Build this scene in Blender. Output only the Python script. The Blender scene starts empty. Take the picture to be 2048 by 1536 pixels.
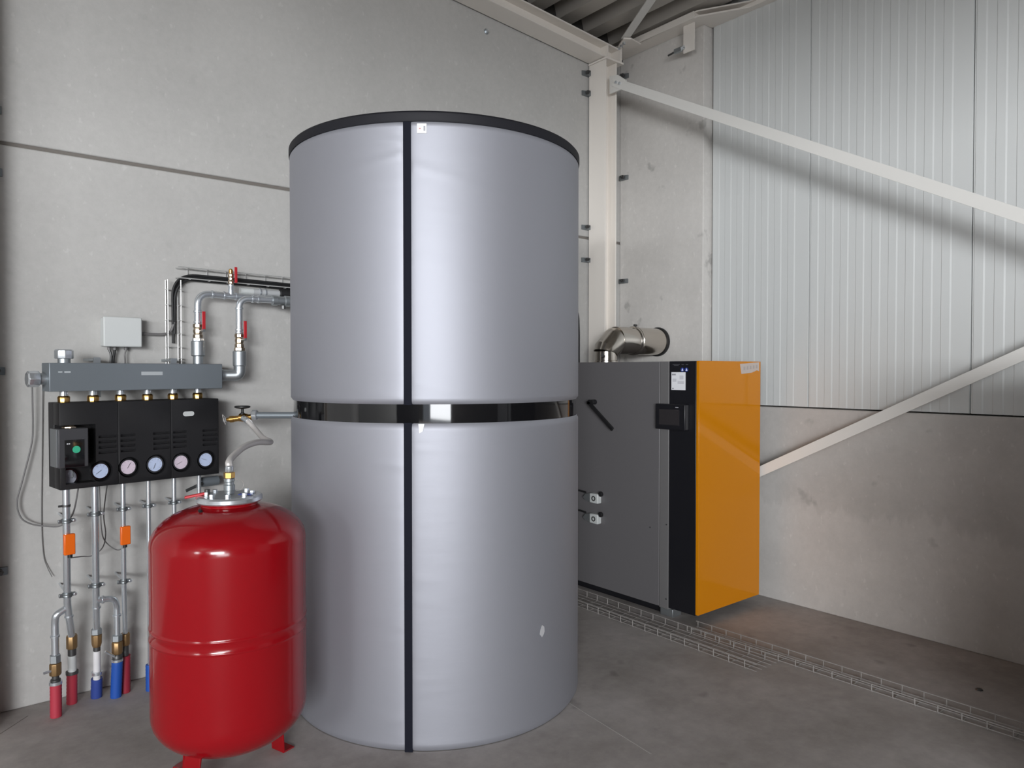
import bpy, math, random
from mathutils import Vector, Matrix
random.seed(7)
SC = bpy.context.scene
COL = SC.collection
R = math.radians
PI = math.pi

# ------------------------------------------------------------------ camera
cam_data = bpy.data.cameras.new('camera')
cam_data.sensor_width = 36.0
cam_data.lens = 25.594
cam_data.clip_start = 0.05
cam = bpy.data.objects.new('camera', cam_data)
cam.location = (0, 0, 1.6)
cam.rotation_euler = (R(90 - 1.1017), 0, R(-39.502))
COL.objects.link(cam)
SC.camera = cam

# ------------------------------------------------------------------ light
SC.view_settings.view_transform = 'Standard'
SC.view_settings.look = 'None'
SC.view_settings.gamma = 1.0
SC.view_settings.use_curve_mapping = False
SC.view_settings.exposure = 0.24
W = bpy.data.worlds.new('sky')
SC.world = W
W.use_nodes = True
W.node_tree.nodes['Background'].inputs['Color'].default_value = (0.80, 0.88, 1.0, 1)
W.node_tree.nodes['Background'].inputs['Strength'].default_value = 1.0


def area(name, loc, target, sx, sy, power, color=(1, 1, 1)):
    l = bpy.data.lights.new(name, 'AREA')
    l.shape = 'RECTANGLE'
    l.size, l.size_y = sx, sy
    l.energy = power
    l.color = color
    o = bpy.data.objects.new(name, l)
    o.location = loc
    d = Vector(target) - Vector(loc)
    o.rotation_euler = d.to_track_quat('-Z', 'Y').to_euler()
    COL.objects.link(o)
    return o


# daylight through the high window bands in the two far walls of the hall plus an added low fill behind the camera
area('daylight_far_window', (-11.9, -5.7, 3.4), (4, 2.0, 3.0), 6.0, 1.6, 800, (0.96, 0.98, 1.0))
area('daylight_rear_window', (-7.4, -8.9, 3.0), (2, 4.0, 1.5), 4.6, 1.6, 1250, (0.96, 0.98, 1.0))
area('fill_low_rear', (-5.4, -8.95, 1.2), (-4.0, 0, 1.2), 4.0, 1.8, 300, (0.95, 0.97, 1.0))  # added fill that lifts the lower left wall and floor


# ------------------------------------------------------------------ materials
def mat(name, color, rough=0.5, metal=0.0, coat=0.0, spec=None, emit=None):
    m = bpy.data.materials.new(name)
    m.use_nodes = True
    b = m.node_tree.nodes['Principled BSDF']
    b.inputs['Base Color'].default_value = (*color, 1)
    b.inputs['Roughness'].default_value = rough
    b.inputs['Metallic'].default_value = metal
    if coat:
        b.inputs['Coat Weight'].default_value = coat
        b.inputs['Coat Roughness'].default_value = 0.05
    if spec is not None:
        b.inputs['Specular IOR Level'].default_value = spec
    return m


def noise(nt, scale, detail=4, rough=0.55, vec=None, stretch=None):
    n = nt.nodes.new('ShaderNodeTexNoise')
    n.inputs['Scale'].default_value = scale
    n.inputs['Detail'].default_value = detail
    n.inputs['Roughness'].default_value = rough
    if vec is not None:
        if stretch is not None:
            mp = nt.nodes.new('ShaderNodeMapping')
            mp.inputs['Scale'].default_value = stretch
            nt.links.new(vec, mp.inputs['Vector'])
            vec = mp.outputs['Vector']
        nt.links.new(vec, n.inputs['Vector'])
    return n.outputs['Fac']


def ramp(nt, fac, p0, p1, c0, c1):
    r = nt.nodes.new('ShaderNodeValToRGB')
    r.color_ramp.elements[0].position = p0
    r.color_ramp.elements[1].position = p1
    r.color_ramp.elements[0].color = (*c0, 1)
    r.color_ramp.elements[1].color = (*c1, 1)
    nt.links.new(fac, r.inputs['Fac'])
    return r.outputs['Color']


def mul(nt, a, b, fac=1.0):
    m = nt.nodes.new('ShaderNodeMix')
    m.data_type = 'RGBA'
    m.blend_type = 'MULTIPLY'
    m.inputs['Factor'].default_value = fac
    nt.links.new(a, m.inputs['A'])
    nt.links.new(b, m.inputs['B'])
    return m.outputs['Result']


def worldpos(nt):
    g = nt.nodes.new('ShaderNodeNewGeometry')
    return g.outputs['Position']


def bump(nt, bsdf, height, strength, dist=0.01):
    b = nt.nodes.new('ShaderNodeBump')
    b.inputs['Strength'].default_value = strength
    b.inputs['Distance'].default_value = dist
    nt.links.new(height, b.inputs['Height'])
    nt.links.new(b.outputs['Normal'], bsdf.inputs['Normal'])


def g3(v):
    return (v, v, v)


def concrete(name, color, big=(0.86, 1.06), spots=0.75, rough=0.85, fine=(0.95, 1.04), spot_scale=9.0, spot_edge=(0.26, 0.33)):
    m = mat(name, color, rough)
    nt = m.node_tree
    b = nt.nodes['Principled BSDF']
    pos = worldpos(nt)
    c = nt.nodes.new('ShaderNodeRGB')
    c.outputs[0].default_value = (*color, 1)
    o = mul(nt, c.outputs[0], ramp(nt, noise(nt, 1.3, 5, 0.6, pos), 0.3, 0.7, g3(big[0]), g3(big[1])))
    o = mul(nt, o, ramp(nt, noise(nt, 28, 6, 0.7, pos), 0.3, 0.7, g3(fine[0]), g3(fine[1])))
    o = mul(nt, o, ramp(nt, noise(nt, spot_scale, 3, 0.5, pos), spot_edge[0], spot_edge[1], g3(spots), g3(1.0)))
    o = mul(nt, o, ramp(nt, noise(nt, 34, 2, 0.5, pos, (1, 1, .6)), 0.66, 0.72, g3(1.0), g3(1.10)))
    nt.links.new(o, b.inputs['Base Color'])
    bump(nt, b, noise(nt, 60, 5, 0.65, pos), 0.12, 0.006)
    return m


M = {}
M['concrete'] = concrete('smooth precast concrete', (0.47, 0.462, 0.447), (0.93, 1.05), 0.94)
M['concrete_corner'] = concrete('spotted precast concrete', (0.60, 0.58, 0.555), (0.90, 1.05), 0.72, spot_scale=6.5, spot_edge=(0.27, 0.34))
M['concrete_base'] = concrete('stained precast concrete', (0.53, 0.51, 0.49), (0.86, 1.08), 0.80, spot_scale=5, spot_edge=(0.27, 0.33))


def drips(m):
    nt = m.node_tree
    b = nt.nodes['Principled BSDF']
    base = b.inputs['Base Color'].links[0].from_socket
    pos = worldpos(nt)
    sp = nt.nodes.new('ShaderNodeSeparateXYZ')
    nt.links.new(pos, sp.inputs[0])
    n = noise(nt, 1.0, 3, 0.6, pos, (1, 9, .5))

    def math_(op, a, b_):
        q = nt.nodes.new('ShaderNodeMath')
        q.operation = op
        for k_, v_ in ((0, a), (1, b_)):
            if isinstance(v_, (int, float)):
                q.inputs[k_].default_value = v_
            else:
                nt.links.new(v_, q.inputs[k_])
        return q.outputs[0]
    lo = math_('SUBTRACT', sp.outputs['Z'], math_('MULTIPLY_ADD', n, .42))
    lo.node.inputs[1].links[0].from_node.inputs[2].default_value = .42
    a = ramp(nt, math_('MULTIPLY', lo, 1.0), .02, .06, g3(1.0), g3(.90))
    hi = ramp(nt, sp.outputs['Z'], .80, 1.25, g3(0), g3(1))
    mx = nt.nodes.new('ShaderNodeMix')
    mx.data_type = 'RGBA'
    nt.links.new(hi, mx.inputs['Factor'])
    nt.links.new(a, mx.inputs['A'])
    mx.inputs['B'].default_value = (.98, .98, .98, 1)
    nt.links.new(mul(nt, base, mx.outputs['Result']), b.inputs['Base Color'])


drips(M['concrete_base'])
M['joint'] = mat('joint mortar', (0.17, 0.155, 0.14), 0.9)


def floor_mat():
    m = mat('power floated concrete', (0.3, 0.28, 0.26), 0.5)
    nt = m.node_tree
    b = nt.nodes['Principled BSDF']
    pos = worldpos(nt)
    c = nt.nodes.new('ShaderNodeRGB')
    c.outputs[0].default_value = (0.385, 0.358, 0.345, 1)
    o = mul(nt, c.outputs[0], ramp(nt, noise(nt, 2.2, 6, 0.62, pos), 0.32, 0.68, (0.80, 0.79, 0.77), (1.14, 1.14, 1.15)))
    o = mul(nt, o, ramp(nt, noise(nt, 14, 6, 0.7, pos), 0.32, 0.68, g3(0.90), g3(1.08)))
    o = mul(nt, o, ramp(nt, noise(nt, 5.5, 2, 0.4, pos), 0.24, 0.32, g3(0.72), g3(1.0)))
    nt.links.new(o, b.inputs['Base Color'])
    r = nt.nodes.new('ShaderNodeMapRange')
    r.inputs['To Min'].default_value = 0.62
    r.inputs['To Max'].default_value = 0.82
    nt.links.new(noise(nt, 3.0, 4, 0.6, pos), r.inputs['Value'])
    nt.links.new(r.outputs['Result'], b.inputs['Roughness'])
    bump(nt, b, noise(nt, 40, 5, 0.6, pos), 0.05, 0.005)
    return m


M['floor'] = floor_mat()
M['panel'] = mat('off white coated sheet', (0.60, 0.615, 0.61), 0.38)
M['rear'] = mat('dark bounce cutting cladding', (0.16, 0.155, 0.15), 0.7)  # unseen rear walls set dark to cut bounce light on the right
M['steel_paint'] = mat('grey white steel paint', (0.80, 0.755, 0.70), 0.45)
M['brace_paint'] = mat('light grey steel paint', (0.72, 0.71, 0.68), 0.42)
M['deck'] = mat('galvanised deck sheet', (0.42, 0.395, 0.36), 0.5, 0.3)
M['dark_gap'] = mat('dark profile filler', (0.03, 0.028, 0.026), 0.9)


def jacket():
    m = mat('silver jacket foil', (0.355, 0.361, 0.402), 0.57, 0.64)
    nt = m.node_tree
    b = nt.nodes['Principled BSDF']
    pos = worldpos(nt)
    bump(nt, b, noise(nt, 1.0, 3, 0.5, pos, (4, 4, 22)), 0.05, 0.012)
    return m


M['jacket'] = jacket()
M['black_trim'] = mat('dull black trim', (0.014, 0.014, 0.018), 0.6, spec=0.22)
M['black_strip'] = mat('black zip strip', (0.010, 0.011, 0.018), 0.75, spec=0.1)
M['black_gloss'] = mat('black gloss band', (0.006, 0.006, 0.007), 0.06, coat=0.5)
M['white_sticker'] = mat('white sticker', (0.82, 0.83, 0.86), 0.4)
M['grey_print'] = mat('grey print', (0.35, 0.35, 0.38), 0.6)
M['red_print'] = mat('red print', (0.5, 0.2, 0.2), 0.6)
M['red_paint'] = mat('red gloss paint', (0.275, 0.004, 0.008), 0.14, spec=0.4)
M['red_dull'] = mat('red plastic lever', (0.50, 0.022, 0.03), 0.4)
M['orange_glass'] = mat('orange gloss panel', (0.58, 0.205, 0.003), 0.09, spec=0.25)
M['boiler_grey'] = mat('grey powder coat', (0.135, 0.13, 0.135), 0.42)
M['boiler_strip'] = mat('lighter grey powder coat', (0.15, 0.146, 0.147), 0.42)
M['boiler_black'] = mat('black powder coat', (0.010, 0.010, 0.013), 0.35)
M['screen'] = mat('dark touch screen', (0.030, 0.027, 0.029), 0.25)
M['black_plastic'] = mat('black plastic', (0.0125, 0.0122, 0.0135), 0.45, spec=0.4)
M['grey_plastic'] = mat('dark grey plastic', (0.045, 0.045, 0.05), 0.5)
M['white_plastic'] = mat('white plastic', (0.56, 0.58, 0.575), 0.5)
M['zinc'] = mat('zinc plated steel', (0.68, 0.72, 0.76), 0.27, 0.8)
M['galv'] = mat('dull galvanised iron', (0.42, 0.45, 0.47), 0.42, 0.85)
M['manifold'] = mat('blue grey zinc sheet', (0.205, 0.232, 0.255), 0.42, 0.45)
M['brass'] = mat('brass', (0.60, 0.36, 0.12), 0.28, 1.0)
M['bronze'] = mat('dull brass', (0.33, 0.21, 0.10), 0.45, 0.8)
M['pale_brass'] = mat('pale nickel brass', (0.66, 0.55, 0.42), 0.26, 1.0)
M['stainless'] = mat('stainless flue steel', (0.60, 0.56, 0.51), 0.17, 1.0)
M['clamp_steel'] = mat('dull clamp steel', (0.24, 0.26, 0.27), 0.4, 0.8)
M['dark_steel'] = mat('dark bolt steel', (0.10, 0.10, 0.10), 0.45, 0.7)
M['black_rubber'] = mat('black rubber', (0.012, 0.012, 0.013), 0.6)
M['grey_cable'] = mat('grey cable', (0.16, 0.155, 0.155), 0.5)
M['red_sleeve'] = mat('red corrugated sleeve', (0.42, 0.034, 0.058), 0.5)
M['dark_red_sleeve'] = mat('dark red sleeve', (0.30, 0.02, 0.04), 0.5)
M['blue_sleeve'] = mat('blue sleeve', (0.012, 0.075, 0.36), 0.5)
M['navy_sleeve'] = mat('dull blue sleeve', (0.03, 0.06, 0.27), 0.5)
M['white_pipe'] = mat('white composite pipe', (0.72, 0.71, 0.72), 0.4)
M['orange_plastic'] = mat('orange plastic', (0.80, 0.14, 0.008), 0.35)
M['green_plastic'] = mat('green enamel', (0.02, 0.24, 0.15), 0.4)
M['green_print'] = mat('green mark', (0.04, 0.42, 0.24), 0.5)
M['dial_blue'] = mat('bluish white dial', (0.50, 0.58, 0.78), 0.25)
M['dial_pink'] = mat('pinkish white dial', (0.66, 0.56, 0.65), 0.25)
M['dial_dark'] = mat('shaded dial', (0.30, 0.31, 0.36), 0.2)
M['blue_print'] = mat('blue print', (0.03, 0.06, 0.35), 0.4)
M['hose'] = mat('braided steel hose', (0.66, 0.63, 0.61), 0.38, 0.4)
M['grey_wrap'] = mat('grey pipe wrap', (0.42, 0.43, 0.44), 0.5)
M['wire'] = mat('galvanised wire', (0.36, 0.34, 0.325), 0.5, 0.3)
M['floor_mark'] = mat('pale cement scar', (0.42, 0.40, 0.385), 0.7)
M['foil_sticker'] = mat('silver grey sticker', (0.52, 0.45, 0.41), 0.35)


# ------------------------------------------------------------------ mesh helpers
class MB:
    def __init__(s):
        s.v, s.f = [], []

    def add(s, vs, fs):
        n = len(s.v)
        s.v += [tuple(p) for p in vs]
        s.f += [tuple(i + n for i in f) for f in fs]
        return s

    def box(s, c, size, rz=0.0, m=None):
        hx, hy, hz = size[0] / 2, size[1] / 2, size[2] / 2
        pts = [Vector((x, y, z)) for x in (-hx, hx) for y in (-hy, hy) for z in (-hz, hz)]
        if m is None:
            m = Matrix.Rotation(rz, 3, 'Z')
        c = Vector(c)
        pts = [m @ p + c for p in pts]
        return s.add(pts, [(0, 1, 3, 2), (4, 6, 7, 5), (0, 4, 5, 1), (2, 3, 7, 6), (0, 2, 6, 4), (1, 5, 7, 3)])

    def bar(s, a, b, w, t, up=(0, 0, 1)):
        """rectangular bar from a to b: w along 'up', t across"""
        a, b = Vector(a), Vector(b)
        x = (b - a).normalized()
        y = Vector(up).cross(x).normalized()
        z = x.cross(y)
        m = Matrix((x, y, z)).transposed()
        return s.box((a + b) / 2, ((b - a).length, t, w), m=m)

    def mm(s, x0, x1, y0, y1, z0, z1):
        return s.box(((x0 + x1) / 2, (y0 + y1) / 2, (z0 + z1) / 2), (abs(x1 - x0), abs(y1 - y0), abs(z1 - z0)))

    def prism(s, poly, z0, z1, fn=None):
        """poly in 2D; fn maps (a,b,c) to world"""
        fn = fn or (lambda a, b, c: (a, b, c))
        n = len(poly)
        vs = [fn(p[0], p[1], z0) for p in poly] + [fn(p[0], p[1], z1) for p in poly]
        fs = [tuple(range(n))[::-1], tuple(range(n, 2 * n))]
        fs += [(i, (i + 1) % n, n + (i + 1) % n, n + i) for i in range(n)]
        return s.add(vs, fs)

    def lathe(s, prof, c, axis=(0, 0, 1), seg=24, closed=True):
        """prof: (radius, height along axis)"""
        a = Vector(axis).normalized()
        ref = Vector((0, 0, 1)) if abs(a.z) < 0.9 else Vector((1, 0, 0))
        x = ref.cross(a).normalized()
        y = a.cross(x)
        c = Vector(c)
        vs, fs = [], []
        for r, h in prof:
            for k in range(seg):
                t = 2 * PI * k / seg
                vs.append(c + a * h + (x * math.cos(t) + y * math.sin(t)) * r)
        for i in range(len(prof) - 1):
            for k in range(seg):
                k2 = (k + 1) % seg
                fs.append((i * seg + k, i * seg + k2, (i + 1) * seg + k2, (i + 1) * seg + k))
        if closed:
            fs.append(tuple(range(seg))[::-1])
            fs.append(tuple((len(prof) - 1) * seg + k for k in range(seg)))
        return s.add(vs, fs)

    def cyl(s, a, b, r, seg=20, r2=None):
        a, b = Vector(a), Vector(b)
        return s.lathe([(r, 0), (r2 if r2 is not None else r, (b - a).length)], a, b - a, seg)

    def hex(s, a, b, r):
        return s.cyl(a, b, r, 6)

    def ring(s, c, axis, r0, r1, h, seg=24):
        return s.lathe([(r0, -h / 2), (r1, -h / 2), (r1, h / 2), (r0, h / 2), (r0, -h / 2)], c, axis, seg, closed=False)

    def tube(s, path, r, seg=14, cap=True):
        P = [Vector(p) for p in path]
        n = len(P)
        rs = r if isinstance(r, (list, tuple)) else [r] * n
        T = []
        for i in range(n):
            t = (P[min(i + 1, n - 1)] - P[max(i - 1, 0)])
            T.append(t.normalized())
        ref = Vector((0, 0, 1)) if abs(T[0].z) < 0.9 else Vector((1, 0, 0))
        x = ref.cross(T[0]).normalized()
        vs, fs = [], []
        for i in range(n):
            x = (x - T[i] * x.dot(T[i])).normalized()
            y = T[i].cross(x)
            for k in range(seg):
                t = 2 * PI * k / seg
                vs.append(P[i] + (x * math.cos(t) + y * math.sin(t)) * rs[i])
        for i in range(n - 1):
            for k in range(seg):
                k2 = (k + 1) % seg
                fs.append((i * seg + k, i * seg + k2, (i + 1) * seg + k2, (i + 1) * seg + k))
        if cap:
            fs.append(tuple(range(seg))[::-1])
            fs.append(tuple((n - 1) * seg + k for k in range(seg)))
        return s.add(vs, fs)


def fillet(pts, r, n=7):
    P = [Vector(p) for p in pts]
    out = [P[0]]
    for i in range(1, len(P) - 1):
        a, b, c = P[i - 1], P[i], P[i + 1]
        u, v = (a - b), (c - b)
        rr = min(r, u.length * 0.49, v.length * 0.49)
        p0, p1 = b + u.normalized() * rr, b + v.normalized() * rr
        for k in range(n + 1):
            t = k / n
            out.append(p0 * (1 - t) ** 2 + b * 2 * t * (1 - t) + p1 * t * t)
    out.append(P[-1])
    return out


def spline(pts, n=8):
    P = [Vector(p) for p in pts]
    P = [P[0] * 2 - P[1]] + P + [P[-1] * 2 - P[-2]]
    out = []
    for i in range(1, len(P) - 2):
        a, b, c, d = P[i - 1:i + 3]
        for k in range(n):
            t = k / n
            out.append(0.5 * ((2 * b) + (c - a) * t + (2 * a - 5 * b + 4 * c - d) * t * t + (3 * b - a - 3 * c + d) * t ** 3))
    out.append(P[-2])
    return out


OFF = {}


def obj(name, mb, material, parent=None, bevel=0.0, angle=35, seg=2, label=None):
    """ONE mesh object; vertices are given in world metres, stored relative to the parent thing's base"""
    off = OFF.get(parent.name, Vector((0, 0, 0))) if parent else Vector((0, 0, 0))
    me = bpy.data.meshes.new(name)
    me.from_pydata([tuple(Vector(p) - off) for p in mb.v], [], mb.f)
    me.validate()
    me.update()
    import bmesh
    bm = bmesh.new()
    bm.from_mesh(me)
    bmesh.ops.recalc_face_normals(bm, faces=bm.faces)
    bm.to_mesh(me)
    bm.free()
    for p in me.polygons:
        p.use_smooth = True
    me.set_sharp_from_angle(angle=R(angle))
    me.materials.append(material)
    o = bpy.data.objects.new(name, me)
    COL.objects.link(o)
    if parent:
        o.parent = parent
        OFF[o.name] = off
    if bevel:
        b = o.modifiers.new('edge', 'BEVEL')
        b.width = bevel
        b.segments = seg
        b.limit_method = 'ANGLE'
        b.angle_limit = R(40)
    if label:
        o['label'] = label
    return o


def cut(o, mb):
    """carve the shapes of mb out of o"""
    off = OFF.get(o.name, Vector((0, 0, 0)))
    me = bpy.data.meshes.new('cutter')
    me.from_pydata([tuple(Vector(p) - off) for p in mb.v], [], mb.f)
    import bmesh
    bm = bmesh.new()
    bm.from_mesh(me)
    bmesh.ops.recalc_face_normals(bm, faces=bm.faces)
    bm.to_mesh(me)
    bm.free()
    c = bpy.data.objects.new('cutter', me)
    COL.objects.link(c)
    c.parent = o.parent
    md = o.modifiers.new('cut', 'BOOLEAN')
    md.object = c
    md.operation = 'DIFFERENCE'
    md.solver = 'EXACT'
    bpy.context.view_layer.update()
    dg = bpy.context.evaluated_depsgraph_get()
    new = bpy.data.meshes.new_from_object(o.evaluated_get(dg))
    o.modifiers.clear()
    old = o.data
    o.data = new
    bpy.data.objects.remove(c)
    bpy.data.meshes.remove(me)
    bpy.data.meshes.remove(old)
    new.set_sharp_from_angle(angle=R(35))
    return o


def thing(name, label, cat, loc=(0, 0, 0), group=None, kind=None):
    o = bpy.data.objects.new(name, None)
    o.empty_display_size = 0.1
    COL.objects.link(o)
    o.location = loc
    OFF[o.name] = Vector(loc)
    tag(o, label, cat, group, kind)
    return o


def tag(o, label, cat, group=None, kind=None):
    o['label'] = label
    o['category'] = cat
    if group:
        o['group'] = group
    if kind:
        o['kind'] = kind
    return o


def dup(root, loc, label, rz=None):
    r = root.copy()
    COL.objects.link(r)
    r.location = loc
    if rz is not None:
        r.rotation_euler = (0, 0, rz)
    r['label'] = label
    for ch in root.children:
        c = ch.copy()
        COL.objects.link(c)
        c.parent = r
        for g in ch.children:
            d = g.copy()
            COL.objects.link(d)
            d.parent = c
    return r


def structure(name, mb, material, **k):
    o = obj(name, mb, material, None, **k)
    o['kind'] = 'structure'
    return o


# ------------------------------------------------------------------ the setting
XR, YL = 4.625, 4.113          # right wall and left wall faces
XB, YB = -12.0, -9.0            # hall behind the camera


def zdeck(x):
    return 4.235 + 0.063 * (4.2 - x)


structure('floor', MB().mm(XB - .2, XR + .3, YB - .2, YL + .3, -0.15, 0.0), M['floor'])

wl = structure('wall_left', MB().mm(XB - .2, 4.85, YL + .06, YL + .25, 0, 5.6), M['joint'])
obj('concrete_panel', MB().mm(XB, 4.62, YL, YL + .08, 0.0, 2.643), M['concrete'], wl, bevel=.006)
obj('concrete_panel', MB().mm(XB, 4.62, YL, YL + .08, 2.660, 5.4), M['concrete'], wl, bevel=.006)

obj('joint_filler', MB().mm(XB, 4.62, YL + .008, YL + .05, 2.640, 2.663), M['joint'], wl)

wr = structure('wall_right', MB().mm(4.72, 4.9, YB, YL + .25, 0, 5.0), M['joint'])
obj('corner_panel', MB().mm(4.55, 4.73, 3.287, YL - .002, 0.0, 4.30), M['concrete_corner'], wr, bevel=.005)
obj('base_panel', MB().mm(XR, 4.74, -1.376, 3.283, 0.0, 1.343), M['concrete_base'], wr, bevel=.005)


def sandwich(y1, y0, x=4.640):
    """one coated steel panel with shallow pressed ribs, from y1 down to y0"""
    prof = [(y1, x + .06), (y1, x + .012), (y1 - .004, x)]
    d = .010
    while y1 - d - .05 > y0 + .012:
        # far side of a rib steps out, near side steps back
        a, b = y1 - d, y1 - d - .047
        prof += [(a, x), (a - .003, x - .0024), (b, x - .0024), (b - .009, x)]
        d += .1
    prof += [(y0 + .004, x), (y0, x + .012), (y0, x + .06)]
    m = MB()
    m.prism(prof, 1.352, 4.75, lambda a, b, c: (b, a, c))
    return m


ys = [3.272, 2.505, 1.535, .565, -.405, -1.375]
for a, b in zip(ys[:-1], ys[1:]):
    obj('sandwich_panel', sandwich(a - .001, b + .001), M['panel'], wr, angle=12)
structure('wall_right_rear', MB().mm(4.64, 4.72, YB, -1.376, 0, 4.75), M['rear'])

# the hall behind the camera: far wall, rear wall and added light blockers
gw = MB()
gw.mm(XB - .2, XB, YB, YL + .2, 0, 2.6).mm(XB - .2, XB, YB, YL + .2, 4.2, 5.6).mm(XB - .2, XB, YB, -8.75, 2.6, 4.2).mm(XB - .2, XB, -2.65, YL + .2, 2.6, 4.2)
structure('wall_far', gw, M['panel'])
bw = MB()
bw.mm(XB - .2, -9.8, YB - .2, YB, 0, 5.6).mm(-3.3, XR + .2, YB - .2, YB, 0, 5.6).mm(-9.8, -3.3, YB - .2, YB, 3.85, 5.6)
structure('wall_rear', bw, M['rear'])
structure('wall_light_blocker', MB().mm(-6.1, -6.0, -4.4, -1.0, 0, 2.75).mm(2.9, 4.6, .12, .2, 0, 1.75).mm(2.9, 2.98, -1.6, .46, 0, 1.75), M['grey_plastic'])  # unseen walls added to block window light and shade the lower right
# unseen beams added behind the camera to cut light on the upper walls
structure('trim_light_blocker', MB().mm(-3.1, -2.9, YB, 4.0, 3.62, 4.68).mm(-9.5, 4.5, -2.6, -2.4, 3.27, 4.2), M['steel_paint'])

# roof deck: deep trapezoidal sheets that run along Y, sloping up away from the right wall
ceil = bpy.data.objects.new('ceiling', None)
COL.objects.link(ceil)
ceil['kind'] = 'structure'
P_ = 0.288
k = 0
x = 4.80
while x > XB - .3:
    prof = []
    n = 3
    for i in range(n):
        xa = x - i * P_
        for dx, dz in ((0, 0), (.062, .150), (.226, .150), (.288, 0)):
            pass
        prof += [(xa, 0.0), (xa - .125, 0.0), (xa - .170, .15), (xa - .243, .15)]
    prof += [(x - n * P_, 0.0)]
    m = MB()
    low = [(p[0], zdeck(p[0]) + p[1]) for p in prof]
    top = [(p[0], zdeck(p[0]) + p[1] + .012) for p in prof]
    vs, fs = [], []
    y0, y1 = YB - .2, YL + .2
    for row, yy in ((low, y0), (low, y1), (top, y1), (top, y0)):
        vs += [(p[0], yy, p[1]) for p in row]
    c = len(prof)
    for r_ in range(4):
        r2 = (r_ + 1) % 4
        for i in range(c - 1):
            fs.append((r_ * c + i, r_ * c + i + 1, r2 * c + i + 1, r2 * c + i))
    m.add(vs, fs)
    obj('deck_sheet', m, M['deck'], ceil, angle=20)
    x -= n * P_
# dark filler above the rafter and the eaves beam, under the deck
fl = MB()
fl.prism([(XB, zdeck(XB) - .10), (4.62, zdeck(4.62) - .08), (4.62, zdeck(4.62) + .14), (XB, zdeck(XB) + .14)], 4.085, 4.11,
         lambda a, b, c: (a, c, b))
structure('trim_1', fl, M['dark_gap'])

# ------------------------------------------------------------------ steel frame


def hsec(x0, x1, ya, yb, z0, z1, tf=.012, tw=.009):
    """H column, flanges parallel to the right wall"""
    ym = (ya + yb) / 2
    m = MB()
    P = [(x0, ya), (x0 + tf, ya), (x0 + tf, ym - tw / 2), (x1 - tf, ym - tw / 2), (x1 - tf, ya), (x1, ya),
         (x1, yb), (x1 - tf, yb), (x1 - tf, ym + tw / 2), (x0 + tf, ym + tw / 2), (x0 + tf, yb), (x0, yb)]
    m.prism(P, z0, z1)
    return m


t = thing('steel_column', 'pale painted steel H column standing in the room corner behind the silver tank', 'column', (4.235, 4.01, 0), kind='thing')
obj('shaft', hsec(4.17, 4.30, 3.922, 4.098, 0.012, 4.005), M['steel_paint'], t, bevel=.0015)
obj('base_plate', MB().mm(4.13, 4.34, 3.90, 4.105, 0, .014), M['steel_paint'], t)
obj('cap_plate', MB().mm(4.165, 4.36, 3.905, 4.10, 4.006, 4.02), M['steel_paint'], t)
g = MB()
g.prism([(3.935, 3.755), (3.935, 3.895), (3.845, 3.875), (3.765, 3.81), (3.80, 3.755)], 4.230, 4.242, lambda a, b, c: (c, a, b))
obj('gusset_plate', g, M['brace_paint'], t)

t = thing('steel_column', 'pale steel column at the left end of the concrete wall, almost out of view', 'column', (.2, 4.01, 0), kind='thing')
obj('shaft', hsec(.075, .260, 3.922, 4.098, 0.0, 4.255), M['steel_paint'], t)


def rafter_z(x):
    return 4.012 + .065 * (4.2 - x)


def along(x0, x1, y0, y1, h0, h1):
    m = MB()
    m.prism([(x0, rafter_z(x0) + h0), (x1, rafter_z(x1) + h0), (x1, rafter_z(x1) + h1), (x0, rafter_z(x0) + h1)], y0, y1,
            lambda a, b, c: (a, c, b))
    return m


t = thing('roof_rafter', 'sloping pale steel roof beam along the top of the long concrete wall', 'beam', (4.2, 4.0, 4.0), kind='thing')
obj('lower_flange', along(XB, 4.33, 3.93, 4.098, .010, .022), M['steel_paint'], t, bevel=.001)
obj('web', along(XB, 4.33, 4.008, 4.018, .022, .116), M['steel_paint'], t)
obj('upper_flange', along(XB, 4.33, 3.93, 4.098, .116, .128), M['steel_paint'], t)
obj('end_plate', MB().mm(4.331, 4.345, 3.91, 4.10, 4.022, 4.145), M['steel_paint'], t)
obj('stiffener', MB().mm(4.205, 4.215, 3.932, 4.007, 4.036, 4.128), M['steel_paint'], t)

t = thing('eaves_beam', 'pale steel beam along the top of the panelled wall, flange widening to the right', 'beam', (4.5, 3.0, 4.15), kind='thing')
EAVES = [(4.40, 4.10), (4.546, 4.10), (4.546, 3.285), (4.638, 3.28), (4.638, YB), (4.580, YB), (4.580, 2.93), (4.412, 3.245), (4.412, 3.30)]
fl = MB()
fl.prism(EAVES[::-1], 4.150, 4.162)
obj('lower_flange', fl, M['steel_paint'], t)
obj('web', MB().mm(4.600, 4.610, YB, 3.24, 4.162, 4.192), M['steel_paint'], t)
obj('end_stiffener', MB().mm(4.412, 4.60, 3.268, 3.276, 4.162, 4.192), M['steel_paint'], t)
fu = MB()
fu.prism(EAVES[::-1], 4.190, 4.200)
obj('upper_flange', fu, M['steel_paint'], t)
obj('side_plate', MB().mm(4.402, 4.41, 3.27, 4.10, 4.150, 4.20), M['steel_paint'], t)
gp = MB()
gp.prism([(4.36, 4.00), (4.24, 3.80), (4.29, 3.765), (4.42, 3.78), (4.43, 3.99)], 4.136, 4.148)
obj('gusset_plate', gp, M['steel_paint'], t)
for i in range(3):
    px, py = 4.285 + .022 * i, 3.835 + .045 * i
    obj('bolt', MB().hex((px, py, 4.12), (px, py, 4.136), .012), M['zinc'], t)
obj('hanger_tab', MB().mm(4.455, 4.463, 3.305, 3.402, 3.95, 4.150), M['steel_paint'], t)


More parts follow.
